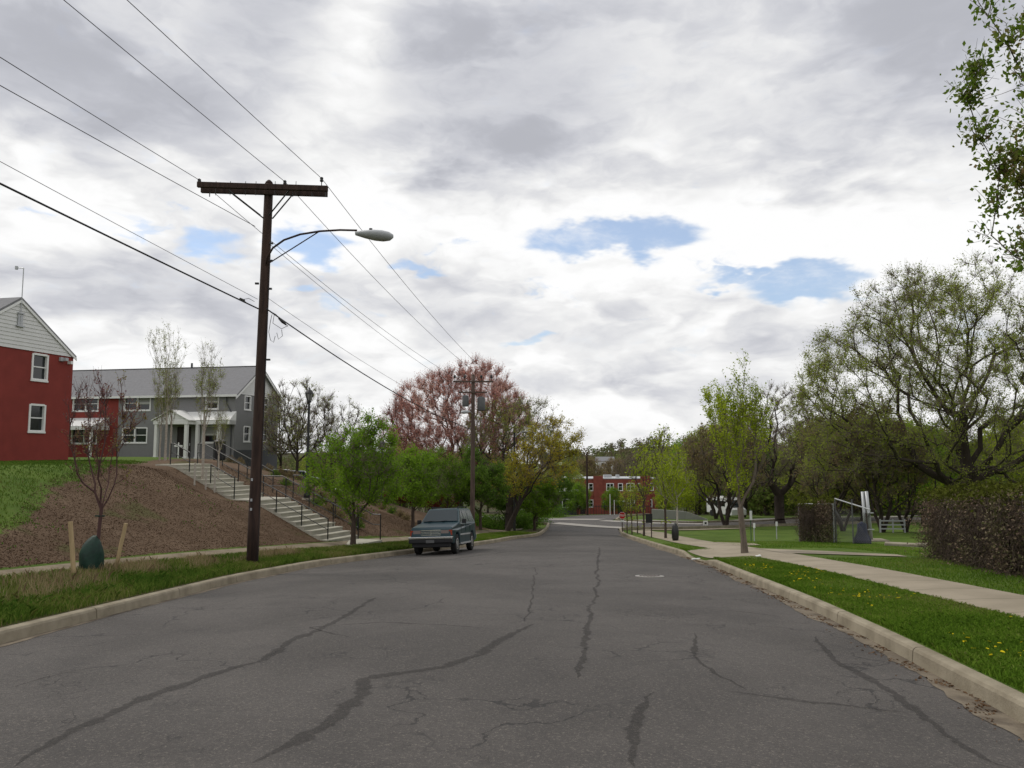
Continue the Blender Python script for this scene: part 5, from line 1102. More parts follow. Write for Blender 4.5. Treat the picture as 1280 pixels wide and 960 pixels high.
for k, (px, py) in dict(a=(249, 229), b=(356, 231), c=(402, 227)).items(): p = at(px, py, 20.1-.1); INS[k] = p+UP*.09; insulator(p, upole, OFF)
for px in (270, 288, 307, 320, 344, 370):
    p = at(px, 231, 20.0); mb = MB(); mb.tube([Lp(p)-UP*.30, Lp(p)+UP*.10], .009, 5); mb.build('pin', M['black'], upole)
for px in (262, 366, 390, 407):
    p = at(px, 245, 20.0); mb = MB(); mb.tube([Lp(p)-UP*.02, Lp(p)+UP*.10], .014, 5); mb.build('bolt', M['black'], upole)
for hh, sx in ((7.6, .17), (8.4, .17), (8.9, .17), (5.6, .18), (7.75, -.2)):
    mb = MB(); mb.box((.10+sx, 0, hh), (.10, .06, .05)); mb.build('bolt', M['black'], upole)
# street light arm on the pole
A0 = at(333, 328, 20.3); mb = MB(); arm = [at(*q) for q in ((333, 330, 20.3), (334, 322, 20.2), (341, 310, 20.1), (355, 300, 20.0), (375, 293, 19.9), (400, 289, 19.8), (425, 287.5, 19.7), (446, 288, 19.6))]
mb.tube([Lp(p) for p in arm], .028, 8); armo = mb.build('lamp_arm', M['pole'], upole, smooth=True)
mb = MB(); mb.tube([Lp(at(333, 331, 20.3)), Lp(at(398, 290, 19.8))], .016, 6); mb.build('arm_brace', M['pole'], upole)
hd = at(468, 291.5, 19.5)-OFF
def lamp_head(mb, c, L=1.0, w=.19, d=Vector((1, 0, 0)), drop=-.10):
    prof = [(-.5, .05, .045), (-.42, .07, .06), (-.25, .13, .09), (0, .175, .12), (.22, .17, .125), (.4, .12, .10), (.5, .03, .04)]; i0 = len(mb.v); k = 12
    sd_ = d.cross(UP).normalized()
    for x, ry, rz_ in prof:
        for q in range(k): th = 2*math.pi*q/k; p = c+d*(x*L)+sd_*(math.cos(th)*ry*w/.175)+UP*(math.sin(th)*rz_*(1.0 if math.sin(th) < 0 else .75)+drop*(x+.5)*L*.6); mb.v.append(tuple(p))
    for j in range(len(prof)-1):
        for q in range(k): mb.f.append((i0+j*k+q, i0+j*k+(q+1) % k, i0+(j+1)*k+(q+1) % k, i0+(j+1)*k+q))
    mb.f.append(tuple(i0+q for q in range(k))); mb.f.append(tuple(i0+(len(prof)-1)*k+q for q in range(k)))
mb = MB(); lamp_head(mb, hd, 1.02, .25); mb.v = [(x, y, hd.z+(z-hd.z)*1.3) for x, y, z in mb.v]; lh = mb.build('lamp_head', M['lampgrey'], armo, smooth=True)
mb = MB(); c = hd+Vector((-.1, 0, .06)); mb.tube([c, c+UP*.07], .045, 8); mb.build('photocell', M['black'], armo)
mb = MB(); i = 0
for s in range(1): mb.lathe([(.02, -.13), (.10, -.11), (.15, -.06), (.16, -.02)], tuple(hd+Vector((.17, 0, -.08))), 12)
M['lens'] = mat('lamp_lens', (.24, .24, .23), .3); mb.build('lamp_lens', M['lens'], armo, smooth=True)
M['galvdark'] = mat('weathered_steel', (.11, .112, .115), .6, .2, 5)
# second pole with transformers, far poles
p2 = (-2.35, 44.5); z2 = hz(*p2); up2, H2 = utility_pole((p2[0], p2[1], z2), at(592, 470, 44.5).z, .15, .11, 'second timber utility pole with transformers, standing in front of the pink tree', lean=(.0, 0))
mb = MB(); mb.box((0, -.15, H2-.35), (2.4, .09, .10)); mb.build('crossarm', M['poleold'], up2)
mb = MB(); mb.box((0, -.15, H2-1.0), (1.7, .09, .09)); mb.build('crossarm', M['poleold'], up2)
for c_ in up2.children:
    if c_.name.startswith('pole'): c_.data.materials[0] = M['poleold']
mb = MB().lathe([(.22, 0), (.24, .05), (.24, .75), (.15, .85)], (.50, -.05, H2-2.1), 14); mb.build('transformer', M['galvdark'], up2, smooth=True)
mb = MB().lathe([(.18, 0), (.20, .05), (.20, .6), (.12, .68)], (-.45, -.05, H2-1.85), 14); mb.build('transformer', M['galvdark'], up2, smooth=True)
mb = MB(); mb.tube([(0, 0, H2-2.3), (-.2, -.5, H2-2.15), (-.3, -1.0, H2-2.2)], .03, 6); a_ = mb.build('lamp_arm', M['galv'], up2); mb = MB(); lamp_head(mb, Vector((-.35, -1.3, H2-2.2)), .8, .2, Vector((-.5, -.8, 0)).normalized()); mb.build('lamp_head', M['lampgrey'], a_, smooth=True)
for x in (-1.1, -.5, .5, 1.1): insulator((x, -.15, H2-.15), up2, Vector((0, 0, 0)), 1.5)
def simple_pole(px, pbase, ptop, Y, r, label, arm_=None, m='pole'):
    d = ray(px, 560); x = d[0]/d[1]*Y; zb = min(hz(x, Y), EYE-(pbase-561)/FPX*Y); t = thing('utility_pole', label, 'pole', (x, Y, zb-.2)); Ht = EYE-(ptop-561)/FPX*Y-zb+.2
    mb = MB(); mb.tube([(0, 0, 0), (0, 0, Ht)], [r, r*.75], 8); mb.build('pole', M[m], t)
    if arm_: 
        mb = MB(); mb.tube([(0, 0, Ht-.3), (arm_*.5, 0, Ht), (arm_, 0, Ht+.1)], .04, 6); a_ = mb.build('lamp_arm', M['galv'], t); mb = MB(); lamp_head(mb, Vector((arm_*1.1, 0, Ht+.08)), .9, .2, Vector((1 if arm_ > 0 else -1, 0, 0)), -.02); mb.build('lamp_head', M['lampgrey'], a_, smooth=True)
    return t, (x, Y, zb-.2+Ht)
simple_pole(733.5, 643, 566, 100, .16, 'thin dark timber pole in front of the left end of the row houses')
simple_pole(643, 670, 541, 53, .09, 'dark metal street light pole beside the amber tree, its arm reaching left', .9, 'black')
simple_pole(671, 660, 600, 62, .07, 'thin dark post near the junction corner, right of the amber tree')
simple_pole(1003, 640, 545, 78, .10, 'thin street light pole behind the dark oak, lamp pointing left', -.9, 'black')
def lamp_post(px, Y, pbase, ptop, label):
    d = ray(px, 560); x = d[0]/d[1]*Y; zb = hz(x, Y); t = thing('lamp_post', label, 'lamp post', (x, Y, zb), group='black ornamental lamp posts on the bank'); Ht = EYE-(ptop-561)/FPX*Y-zb
    mb = MB().lathe([(.22, 0), (.24, .10), (.20, .13), (.20, .16)], k=14); mb.build('footing', M['concrete'], t)
    mb = MB().lathe([(.15, .12), (.15, .3), (.10, .42), (.075, .9), (.055, Ht-.85), (.05, Ht-.75), (.11, Ht-.70), (.11, Ht-.66), (.06, Ht-.62)], k=12); mb.build('post', M['black'], t, smooth=True)
    mb = MB().lathe([(.09, Ht-.62), (.17, Ht-.34), (.175, Ht-.32)], k=10); mb.build('lantern_glass', M['lens'], t)
    mb = MB()
    for q in range(6): th = 2*math.pi*q/6; mb.tube([(.095*math.cos(th), .095*math.sin(th), Ht-.62), (.185*math.cos(th), .185*math.sin(th), Ht-.32)], .014, 5)
    mb.lathe([(.20, Ht-.32), (.19, Ht-.27), (.12, Ht-.16), (.04, Ht-.10), (.03, Ht-.04), (.005, Ht)], k=12); mb.build('lantern_cap', M['black'], t)
lamp_post(385, 34.5, 617, 484, 'black lamp post with a lantern on the bank left of the bright green tree'); lamp_post(478, 49, 635, 549, 'black lamp post with a lantern right of the bright green tree, farther away')
def wire(a, b, sag, r, label, n=24, name='power_line', r2=None):
    a, b = Vector(a), Vector(b); mid = (a+b)/2; mb = MB(); pts = []
    for i in range(n+1): t_ = i/n; pts.append(a+(b-a)*t_-UP*(sag*4*t_*(1-t_))-mid)
    mb.tube(pts, r if r2 is None else [r+(r2-r)*i/n for i in range(n+1)], 5); o = mb.build(name, M['wire'], None); o.location = mid; return tag(o, label, 'cable', 'overhead cables between the poles')
def back(p, px, py, Yd, ext=1.0):
    """extend the span through pole point p and the place seen at (px,py,Yd) to well behind the camera"""
    q = at(px, py, Yd); d = q-p; return p+d*((p.y+22)/(p.y-q.y))
wr = .0085
spans = [(INS['c'], (172, 0, 13.4), 'cable from the right end of the crossarm running up out of the frame'), (INS['b'], (95, 0, 13.2), 'cable from the crossarm insulator right of the pole running up out of the frame'),
         (INS['a'], (0, 57, 12.5), 'cable from the left end of the crossarm to the left frame edge'), (at(319, 283, 20.2), (0, 92, 12.5), 'cable clamped below the crossarm running to the left frame edge, second from top')]
for p, (px, py, Yd), lb in spans: q = back(p, px, py, Yd); wire(p, q, .35, wr, lb, 30)
PK = at(323, 386, 20.3); q = back(PK, 0, 218, 12.2); wire(PK, q, .25, .020, 'thickest cable running from midway up the timber pole to the left frame edge', 30)
q2 = back(at(318, 370, 20.3), 0, 188, 12.2); wire(at(322, 374, 20.3), q2, .25, .006, 'thin cable just above the thick one, left of the timber pole')
T2 = Vector((p2[0], p2[1], z2))
for k, x, lb in (('c', 1.1, 'cable from the right crossarm end to the second pole'), ('b', .5, 'cable from the middle of the right crossarm half to the second pole'), ('a', -1.1, 'cable from the left crossarm end passing behind the pole to the second pole')):
    wire(INS[k], T2+Vector((x, -.15, H2-.08)), .35, wr, lb)
wire(at(331, 300, 20.4), T2+Vector((-.5, -.15, H2-.9)), .3, .007, 'cable from below the crossarm to the second pole')
wire(at(331, 370, 20.4), T2+Vector((-.2, 0, H2-2.6)), .3, .006, 'thin cable just above the thick cable, right of the timber pole')
wire(at(333, 386, 20.2), T2+Vector((-.15, 0, H2-3.2)), .35, .020, 'thickest cable running from the timber pole down to the second pole')
# cable splice with hanging loops
mb = MB(); c = at(352, 401, 21.5)
for s_, pts in enumerate([[(336, 388), (345, 393), (353, 401), (360, 408)], [(340, 393), (338, 402), (336, 415), (338, 425), (342, 428), (344, 420)], [(343, 392), (341, 404), (352, 411), (360, 407)], [(352, 412), (353, 420), (348, 424), (346, 416)]]):
    mb.tube([at(px, py, 20.8)-c for px, py in pts], .008, 5)
o = mb.build('cable_loops', M['wire']); o.location = c; tag(o, 'tangle of loose cable loops hanging beside the pole on the right', 'cable')
mb = MB(); c = at(353, 402, 20.9); d = (at(360, 408, 20.9)-c); mb.tube([c-d*.7-c, c-c, d*.7], [.02, .045, .02], 8); o = mb.build('cable_splice', M['black'], smooth=True); o.location = c; tag(o, 'black splice sleeve on the thick cable just right of the pole', 'cable joint')
mb = MB(); c = at(303, 374.5, 19.9); mb.tube([Vector((0, 0, 0)), at(309, 379, 20.0)-c, at(318, 384, 20.2)-c], .01, 5); mb.tube([Vector((0, 0, 0)), at(311, 373, 20.0)-c, at(318, 377, 20.2)-c], .007, 5); mb.tube([Vector((-.07, 0, .03)), Vector((.06, 0, -.03))], .03, 6); o = mb.build('cable_clamp', M['black']); o.location = c; tag(o, 'small cable clamp on the thick cable just left of the pole', 'cable clamp')
# ------------------------------------------------------------------ the parked car
M['teal'] = mat('teal_car_paint', (.008, .034, .046), .30, 0, spec=.4)
M['chrome'] = mat('chrome', (.55, .55, .56), .18, metal=1.0); M['tyre'] = mat('tyre_rubber', (.018, .018, .018), .85); M['rim'] = mat('alloy_rim', (.50, .50, .50), .3, metal=.7)
M['plastic'] = mat('black_plastic', (.018, .018, .020), .6); M['lamp'] = mat('headlamp_glass', (.20, .16, .15), .12, spec=.7); M['orange'] = mat('indicator_lens', (.28, .04, .018), .2); M['redlens'] = mat('tail_lens', (.25, .01, .01), .2)
M['carglass'] = mat('car_glass', (.045, .055, .062), .12, spec=.10); M['silver'] = mat('silver_trim', (.45, .46, .47), .35, metal=.3)
def suv(label, paint, pos, rotz, simple=False, group=None):
    t = thing('parked_car', label, 'car', pos, rotz, group)
    W = .89; fx, rx_ = 1.40, -1.44; wr_ = .36       # axle positions; x forward
    def arch(cx, n=9, r=.44): return [(cx+r*math.cos(a), .36+r*math.sin(a)) for a in np.linspace(0, math.pi, n)]
    prof = [(2.28, .42), (2.30, .62), (2.27, .92), (2.16, 1.0), (1.35, 1.10), (.92, 1.13), (-2.25, 1.13), (-2.31, .95), (-2.33, .45), (-2.20, .38)]
    lower = [p for p in arch(rx_)][::-1]; lf = [p for p in arch(fx)][::-1]
    poly = prof+[(rx_-.44, .36)]+lower[1:-1]+[(rx_+.44, .34), (fx-.44, .34)]+lf[1:-1]+[(fx+.44, .38)]
    mb = MB(); mb.prism([(x, z) for x, z in poly], 'y', -W, W)
    # draw in the nose and the flanks a little
    body = mb.build('body', paint, t, bevel=.05)
    for v in body.data.vertices:
        if v.co.x > 1.9: v.co.y *= .95
        if v.co.z > 1.05: v.co.y *= .965
    gh = [(.88, 1.12, .84), (.12, 1.665, .66), (-.4, 1.705, .655), (-1.75, 1.685, .655), (-2.12, 1.62, .66), (-2.27, 1.12, .84)]
    mb = MB()
    for s in (-1, 1): mb.poly([(x, s*y, z) for x, z, y in gh])
    for a, b in zip(gh, gh[1:]): mb.quad((a[0], -a[2], a[1]), (a[0], a[2], a[1]), (b[0], b[2], b[1]), (b[0], -b[2], b[1]))
    mb.build('cabin', paint, t, bevel=.03)
    def side_y(z): return .84+(.655-.84)*(z-1.12)/(1.685-1.12)
    mb = MB(); mb.quad((.87-.76*.10+.02, -.76, 1.19), (.87-.76*.10+.02, .76, 1.19), (.19+.022, .61, 1.62), (.19+.022, -.61, 1.62)); mb.v = [(x+.012, y, z+.012) for x, y, z in mb.v]; ws = mb.build('windscreen', M['carglass'], t)
    mb = MB(); 
    for y0 in (-.55, .05): mb.tube([(.86, y0, 1.20), (.72, y0+.50, 1.24)], .012, 4)
    mb.build('wiper', M['plastic'], t)
    mb = MB(); mb.tube([(.27, -.06, 1.56), (.27, .06, 1.56)], .03, 6); mb.build('rear_view_mirror', M['plastic'], t)
    for s in (-1, 1):
        for a0, a1, b0, b1 in ((.55, -.10, .12, -.10), (-.18, -.95, -.18, -.95), (-1.03, -2.02, -1.03, -1.92)):
            zb, zt = 1.17, 1.59; mb = MB(); o_ = .012; mb.quad((a0, s*(side_y(zb)+o_), zb), (a1, s*(side_y(zb)+o_), zb), (b1, s*(side_y(zt)+o_), zt), (b0, s*(side_y(zt)+o_), zt)); mb.build('side_window', M['carglass'], t)
        mb = MB(); mb.bx(.50, .62, min(s*.90, s*1.07), max(s*.90, s*1.07), 1.10, 1.27); mb.build('wing_mirror', M['plastic'], t, bevel=.02)
        mb = MB(); mb.bx(-1.75, .05, s*.58-.02, s*.58+.02, 1.735, 1.765); [mb.bx(x-.02, x+.02, s*.58-.02, s*.58+.02, 1.68, 1.74) for x in (-1.6, -.8, -.05)]; mb.build('roof_rail', M['plastic'], t)
        mb = MB(); mb.bx(fx-.5, fx-.46-2.0+.06, min(s*.885, s*.905), max(s*.885, s*.905), .66, .72); mb.build('side_moulding', M['silver'], t)
        mb = MB(); mb.bx(-.95, .90, min(s*.80, s*.93), max(s*.80, s*.93), .33, .39); mb.build('running_board', M['silver'], t)
        for x in (.42, -.55): mb = MB(); mb.bx(x-.10, x+.06, min(s*.892, s*.915), max(s*.892, s*.915), 1.0, 1.035); mb.build('door_handle', M['plastic'], t)
        for x in (-.14, -.99, .68): mb = MB(); mb.bx(x-.006, x+.006, min(s*.880, s*.8915), max(s*.880, s*.8915), .42, 1.06); mb.build('door_seam', M['plastic'], t)
        mb = MB(); mb.bx(2.262, 2.285, min(s*.42, s*.74), max(s*.42, s*.74), .70, .89); mb.build('headlight', M['lamp'], t)
        mb = MB(); mb.bx(2.20, 2.278, min(s*.745, s*.862), max(s*.745, s*.862), .70, .89); mb.build('indicator', M['orange'], t)
        mb = MB(); mb.bx(-2.345, -2.30, min(s*.70, s*.87), max(s*.70, s*.87), .70, 1.05); mb.build('tail_light', M['redlens'], t)
    mb = MB(); mb.bx(2.255, 2.272, -.41, .41, .69, .90); gr = mb.build('grille', M['plastic'], t)
    mb = MB(); 
    for z in (.715, .77, .825): mb.bx(2.272, 2.292, -.41, .41, z-.013, z+.013)
    mb.bx(2.272, 2.298, -.43, .43, .868, .905)
    mb.bx(2.272, 2.295, -.012, .012, .70, .89); mb.build('grille_bar', M['chrome'], gr)
    mb = MB(); mb.bx(2.20, 2.42, -.90, .90, .43, .57); bp_ = mb.build('bumper', M['plastic'], t, bevel=.03); mb = MB(); mb.bx(2.22, 2.43, -.905, .905, .575, .66); mb.build('bumper_trim', M['chrome'], t, bevel=.02)
    mb = MB(); mb.bx(2.425, 2.44, -.17, .17, .44, .55); mb.build('number_plate', M['galvdark'], t)
    mb = MB(); mb.bx(2.1, 2.32, -.78, .78, .30, .425); mb.build('valance', M['plastic'], t)
    mb = MB(); mb.bx(-2.44, -2.30, -.88, .88, .45, .62); mb.build('bumper', M['chrome'], t, bevel=.03)
    mb = MB(); mb.bx(-2.1, 2.1, -.70, .70, .26, .37); mb.build('underbody', M['plastic'], t)
    for cx in (fx, rx_):
        for s in (-1, 1):
            mb = MB(); i0 = 0
            ring = [(.20, -.105), (.33, -.115), (.36, -.085), (.36, .085), (.33, .115), (.20, .105)]; k = 26
            mb.lathe(ring, k=k); mb.v = [(cx+y, s*(.775)+z, .36+x) for x, y, z in mb.v]; w = mb.build('wheel', M['tyre'], t, smooth=False)
            mb = MB(); mb.lathe([(.215, .095), (.20, .112), (.14, .10), (.07, .115), (.03, .12)], k=20); mb.v = [(cx+y, s*(.775+z), .36+x) for x, y, z in mb.v]; mb.build('rim', M['rim'], w)
            mb = MB(); mb.tube([(cx-.42, s*.70, .36)]+[(cx-.42*math.cos(a), s*.70, .36+.42*math.sin(a)) for a in np.linspace(.01, math.pi-.01, 9)], .015, 4)
    return t
cf = Vector((-.15, -.988, 0)).normalized(); cc = Vector((-2.66, 30.0, 0)); rot = math.atan2(cf.y, cf.x)
car = suv('dark teal four-wheel-drive car with a roof rack parked against the left kerb, facing the camera', M['teal'], (cc.x, cc.y, 0), rot)
zf_, zr_ = road_z(cc.x+cf.x*1.4, cc.y+cf.y*1.4), road_z(cc.x-cf.x*1.4, cc.y-cf.y*1.4); lf_, rt_ = road_z(cc.x+.85, cc.y-.15), road_z(cc.x-.85, cc.y+.15)
car.scale = (.97, .92, 1.02); car.location.z = (zf_+zr_)/2; car.rotation_euler = (-math.asin((rt_-lf_)/1.72)*1, math.asin((zr_-zf_)/2.84)*1, rot)
def small_car(px, Y, rz, paint, label, hgt=1.4):
    d = ray(px, 560); x = d[0]/d[1]*Y; t = thing('parked_car', label, 'car', (x, Y, hz(x, Y)), rz, 'cars in the parking area behind the bank')
    mb = MB(); mb.prism([(2.2, .35), (2.2, .68), (1.2, .85), (-1.9, .9), (-2.2, .8), (-2.2, .35)], 'y', -.85, .85); mb.build('body', paint, t, bevel=.05)
    mb = MB(); mb.prism([(1.1, .84), (.4, 1.36), (-1.1, 1.4), (-1.8, .88)], 'y', -.72, .72); mb.build('cabin', M['carglass'], t, bevel=.03); mb = MB(); mb.prism([(.42, 1.365), (.35, 1.40), (-1.05, 1.44), (-1.12, 1.405)], 'y', -.70, .70); mb.build('roof', paint, t)
    for cx in (1.35, -1.35):
        for s in (-1, 1): mb = MB().lathe([(.2, -.1), (.32, -.1), (.32, .1), (.2, .1)], k=14); mb.v = [(cx+y, s*.76+z, .32+x_) for x_, y, z in mb.v]; mb.build('wheel', M['tyre'], t)
M['bluecar'] = mat('blue_car_paint', (.03, .045, .11), .3); M['whitecar'] = mat('white_car_paint', (.65, .65, .65), .3)
small_car(357, 66, .3, M['whitecar'], 'white car parked behind the bank right of the grey building'); small_car(376, 64, .2, M['bluecar'], 'dark blue car parked behind the bank left of the first lamp post'); small_car(398, 70, .1, M['whitecar'], 'white car parked farthest right behind the bank, beyond the first lamp post')
def van(px, py, Y, label):
    d = ray(px, 560); x = d[0]/d[1]*Y; t = thing('white_van', label, 'van', (x, Y, hz(x, Y)), -1.25)
    mb = MB(); mb.prism([(2.4, .35), (2.4, 1.0), (1.9, 1.2), (1.3, 2.0), (.9, 2.2), (-2.3, 2.2), (-2.5, 1.9), (-2.5, .35)], 'y', -.95, .95); mb.build('body', M['whitecar'], t, bevel=.08)
    for s in (-1, 1):
        for a, b in ((1.15, .3), (.2, -.9), (-1.0, -2.2)): mb = MB(); mb.bx(b, a, min(s*.955, s*.965), max(s*.955, s*.965), 1.25, 1.85); mb.build('side_window', M['glass'], t)
        for cx in (1.5, -1.5): mb = MB().lathe([(.2, -.1), (.35, -.1), (.35, .1), (.2, .1)], k=14); mb.v = [(cx+y, s*.86+z, .35+x_) for x_, y, z in mb.v]; mb.build('wheel', M['tyre'], t)
    mb = MB(); mb.quad((1.97, -.8, 1.24), (1.97, .8, 1.24), (1.42, .75, 1.95), (1.42, -.75, 1.95)); mb.v = [(a+.03, b, c) for a, b, c in mb.v]; mb.build('windscreen', M['glass'], t)
van(906, 648, 84, 'white van behind dark tree stems at the far side of the right lawn')
# ------------------------------------------------------------------ fences, gate, posts and signs on the right
def vine_fence(a, b, h, label, seed, n, dens=1.0, thick=.6):
    a, b = Vector(a), Vector(b); t = thing('vine_fence', label, 'fence', (a.x, a.y, hz(a.x, a.y)), group='chain-link fences grown over with dry vine'); L = (b-a).length; dr_ = (b-a).normalized(); nn = Vector((dr_.y, -dr_.x, 0)); o0 = t.location.copy()
    k = max(2, int(L/2.6)+1)
    for i in range(k):
        p = a+(b-a)*(i/(k-1)); z = hz(p.x, p.y); mb = MB(); mb.tube([Vector((p.x, p.y, z-.2))-o0, Vector((p.x, p.y, z+h))-o0], .035, 8); mb.build('post', M['galv'], t)
    mb = MB(); mb.tube([Vector((a.x, a.y, hz(a.x, a.y)+h-.04))-o0, Vector((b.x, b.y, hz(b.x, b.y)+h-.04))-o0], .025, 8); mb.build('top_rail', M['galv'], t)
    mb = MB(); m = int(L/.13)
    for i in range(m):
        for s in (-1, 1):
            u0 = i*.13; u1 = min(max(u0+s*h*.95, 0), L); 
            if abs(u1-u0) < .1: continue
            f = abs(u1-u0)/(h*.95); p, q = a+dr_*u0, a+dr_*u1; mb.tube([Vector((p.x, p.y, hz(p.x, p.y)+.05))-o0, Vector((q.x, q.y, hz(q.x, q.y)+.05+(h-.1)*f))-o0], .004, 3, caps=False)
    mb.build('wire_mesh', M['galv'], t)
    r_ = np.random.default_rng(seed); u = r_.uniform(0, L, n); z = (h+.14*np.sin(u*2.9+seed)+.10*np.sin(u*7.1))*r_.uniform(0, 1, n)**.85; d = r_.normal(0, thick*.35, n)*(1+.6*np.sin(u*2.1+seed)); d = d+.10*np.sin(u*1.3)*np.sin(z*2)
    X = a.x+dr_.x*u+nn.x*d; Y = a.y+dr_.y*u+nn.y*d; Z = H(X, Y)+z; C = np.stack([X, Y, Z], -1)-np.array(o0)
    v, f, q = leaf_quads(C, .068, seed+2, .6, rndbase=.5+.25*np.sin(u*1.7)*np.cos(z*2.3)); me = arr_mesh('vine_leaves', v, f, q); o = link('vine_leaves', me, LM['vine'], t)
    nb = int(n*.16); u = r_.uniform(0, L, nb); z = h*r_.uniform(0, 1, nb); d = r_.normal(0, thick*.4, nb); X = a.x+dr_.x*u+nn.x*d; Y = a.y+dr_.y*u+nn.y*d; A = np.stack([X, Y, H(X, Y)+z], -1)-np.array(o0); dd = r_.normal(size=(nb, 3))*np.array([.25, .25, .45]); dd[:, 2] = np.where(z > h*.55, -np.abs(dd[:, 2]), dd[:, 2]); A2 = A+dd; A2[:, 2] = np.clip(A2[:, 2], 0-2, None); v, f = frusta(A, A2, np.full(nb, .007), np.full(nb, .004), 3); link('vine_stems', arr_mesh('vine_stems', v, f.reshape(-1, 4)), M['bark'], t)['kind'] = 'stuff'
    nt_ = int(n*.12*dens); u = r_.uniform(0, L, nt_); d = r_.normal(0, thick*.5, nt_); X = a.x+dr_.x*u+nn.x*d; Y = a.y+dr_.y*u+nn.y*d; C = np.stack([X, Y, H(X, Y)+h+.14*np.sin(u*2.9+seed)+.10*np.sin(u*7.1)+r_.normal(.02, .09, nt_)], -1)-np.array(o0); v, f, q = leaf_quads(C, .09, seed+7, .6); link('vine_top', arr_mesh('vine_top', v, f, q), LM['moss'], t)['kind'] = 'stuff'
    return t
vine_fence((12.95, 22.6, 0), (11.1, 16.2, 0), 1.75, 'near chain-link fence thickly covered in brown vine at the right edge', 201, 46000)
vine_fence((11.1, 16.1, 0), (9.9, 9.0, 0), 1.75, 'stretch of vine-covered fence cut by the right frame edge', 203, 24000)
vine_fence((13.2, 34.4, 0), (14.35, 33.4, 0), 1.75, 'short end of chain-link fence under thick brown vine, left of the open mesh panel', 205, 8500)
t = thing('mesh_fence', 'open chain-link panel with a sagging top rail left of the gate post', 'fence', (14.4, 33.3, hz(14.4, 33.3))); o0 = t.location.copy(); mb = MB(); A_, B_ = Vector((14.4, 33.3, 0)), Vector((15.0, 31.3, 0)); hA, hB = 1.95, 1.45
def gz(p): return hz(p.x, p.y)
mb.tube([A_+UP*(gz(A_)+hA)-o0, B_+UP*(gz(B_)+hB)-o0], .03, 8); mb.build('top_rail', M['galv'], t); M['meshwire'] = mat('dull_mesh_wire', (.12, .12, .115), .7); mb = MB(); Lm = (B_-A_).length
for i in range(22):
    f = i/21; p = A_+(B_-A_)*f; q = A_+(B_-A_)*min(1, f+.6); mb.tube([p+UP*(gz(p)+.05)-o0, q+UP*(gz(q)+1.35)-o0], .005, 3, caps=False); q = A_+(B_-A_)*max(0, f-.6); mb.tube([p+UP*(gz(p)+.05)-o0, q+UP*(gz(q)+1.5)-o0], .005, 3, caps=False)
mb.build('wire_mesh', M['meshwire'], t)
for p in (A_, A_*.5+B_*.5): mb = MB(); mb.tube([p+UP*(gz(p)-.2)-o0, p+UP*(gz(p)+hA-.05)-o0], .03, 8); mb.build('post', M['galvdark'], t)
M['tarp'] = mat('blue_tarp', (.02, .025, .06), .6, .3, 5)
mb = MB(); c = A_*.25+B_*.75+Vector((.25, .5, 0)); mb.lathe([(.02, .95), (.16, .85), (.26, .5), (.30, .2), (.34, 0)][::-1], k=9); o = mb.build('blue_sack', M['tarp'], smooth=True)
for v in o.data.vertices: v.co.x *= 1+.2*math.sin(v.co.z*9); v.co.y *= 1+.15*math.cos(v.co.z*7)
o.location = (c.x, c.y, gz(c)); tag(o, 'dark blue sack standing behind the open chain-link panel', 'sack')
M['rusty'] = mat('rusty_dark_post', (.06, .04, .035), .9, .3, 6)
g0 = ground(1086, 677, 20, 60); t = thing('gate_post', 'tall pale metal gate post beside a rusty post on a concrete block', 'post', g0)
mb = MB(); mb.tube([(.12, 0, .1), (-.02, 0, 2.28)], .075, 12); mb.build('pale_post', M['galv'], t, smooth=True); mb = MB(); mb.tube([(-.05, .12, .0), (-.14, .12, 2.26)], .07, 10); mb.build('pale_post', M['galv'], t, smooth=True)
mb = MB(); mb.tube([(-.05, -.06, .1), (-.09, -.06, 1.3)], .045, 8); mb.build('rusty_post', M['rusty'], t); mb = MB(); mb.bx(-.25, .8, -.35, .45, -.25, .10); mb.build('concrete_block', M['concrete'], t, bevel=.03)
for z in (.55, 1.3): mb = MB(); mb.tube([(0-.08, -.1, z), (.22, -.1, z)], .03, 6); mb.build('hinge', M['galv'], t)
q = ground(1115, 666, 20, 80); t = thing('rail_fence', 'low pale three-rail fence seen beyond the gate post', 'fence', q)
for z in (.25, .5, .75): mb = MB(); mb.bx(-.7, .85, -.02, .02, z-.04, z+.04); mb.build('rail', M['silver'], t)
for x in (-.7, .1, .85): mb = MB(); mb.bx(x-.04, x+.04, .02, .08, 0, .85); mb.build('post', M['silver'], t)
q = ground(1132, 683, 20, 80); mb = MB()
mb.box((0, 0, .05), (1.5, .45, .16), -.5); mb.box((.5, -.35, .12), (.5, .3, .12), .3); o = mb.build('stone_edging', M['concrete'], bevel=.04); o.location = q; tag(o, 'broken stone edging lying between the gate post and the vine fence', 'edging')
for px, py, ptop, lb in ((943, 677, 655, 'pale marker post with a drooping green sign above, right of the verge tree'), (971, 674, 653, 'short pale marker post between the verge tree and the left vine fence')):
    q = ground(px, py, 20, 80); hh = (py-ptop)/FPX*q.y; t = thing('marker_post', lb, 'post', q, group='pale marker posts on the right lawn'); mb = MB(); mb.tube([(0, 0, -.1), (0, 0, hh)], .024, 8); mb.build('post', M['lampgrey'], t); mb = MB(); mb.bx(-.05, .05, -.045, -.03, hh-.2, hh+.02); mb.build('plate', M['whitetrim'], t)
q = ground(939, 676, 20, 80); t = thing('sign_post', 'thin green sign post seen edge-on just left of the taller marker post', 'sign', q); mb = MB(); mb.tube([(0, 0, -.1), (0, 0, 1.45)], .022, 6); M['greenpost'] = mat('green_steel', (.05, .10, .05), .6); mb.build('post', M['greenpost'], t)
mb = MB(); mb.bx(-.05, .06, -.05, -.03, .95, 1.38); mb.build('plate', M['siding'], t)
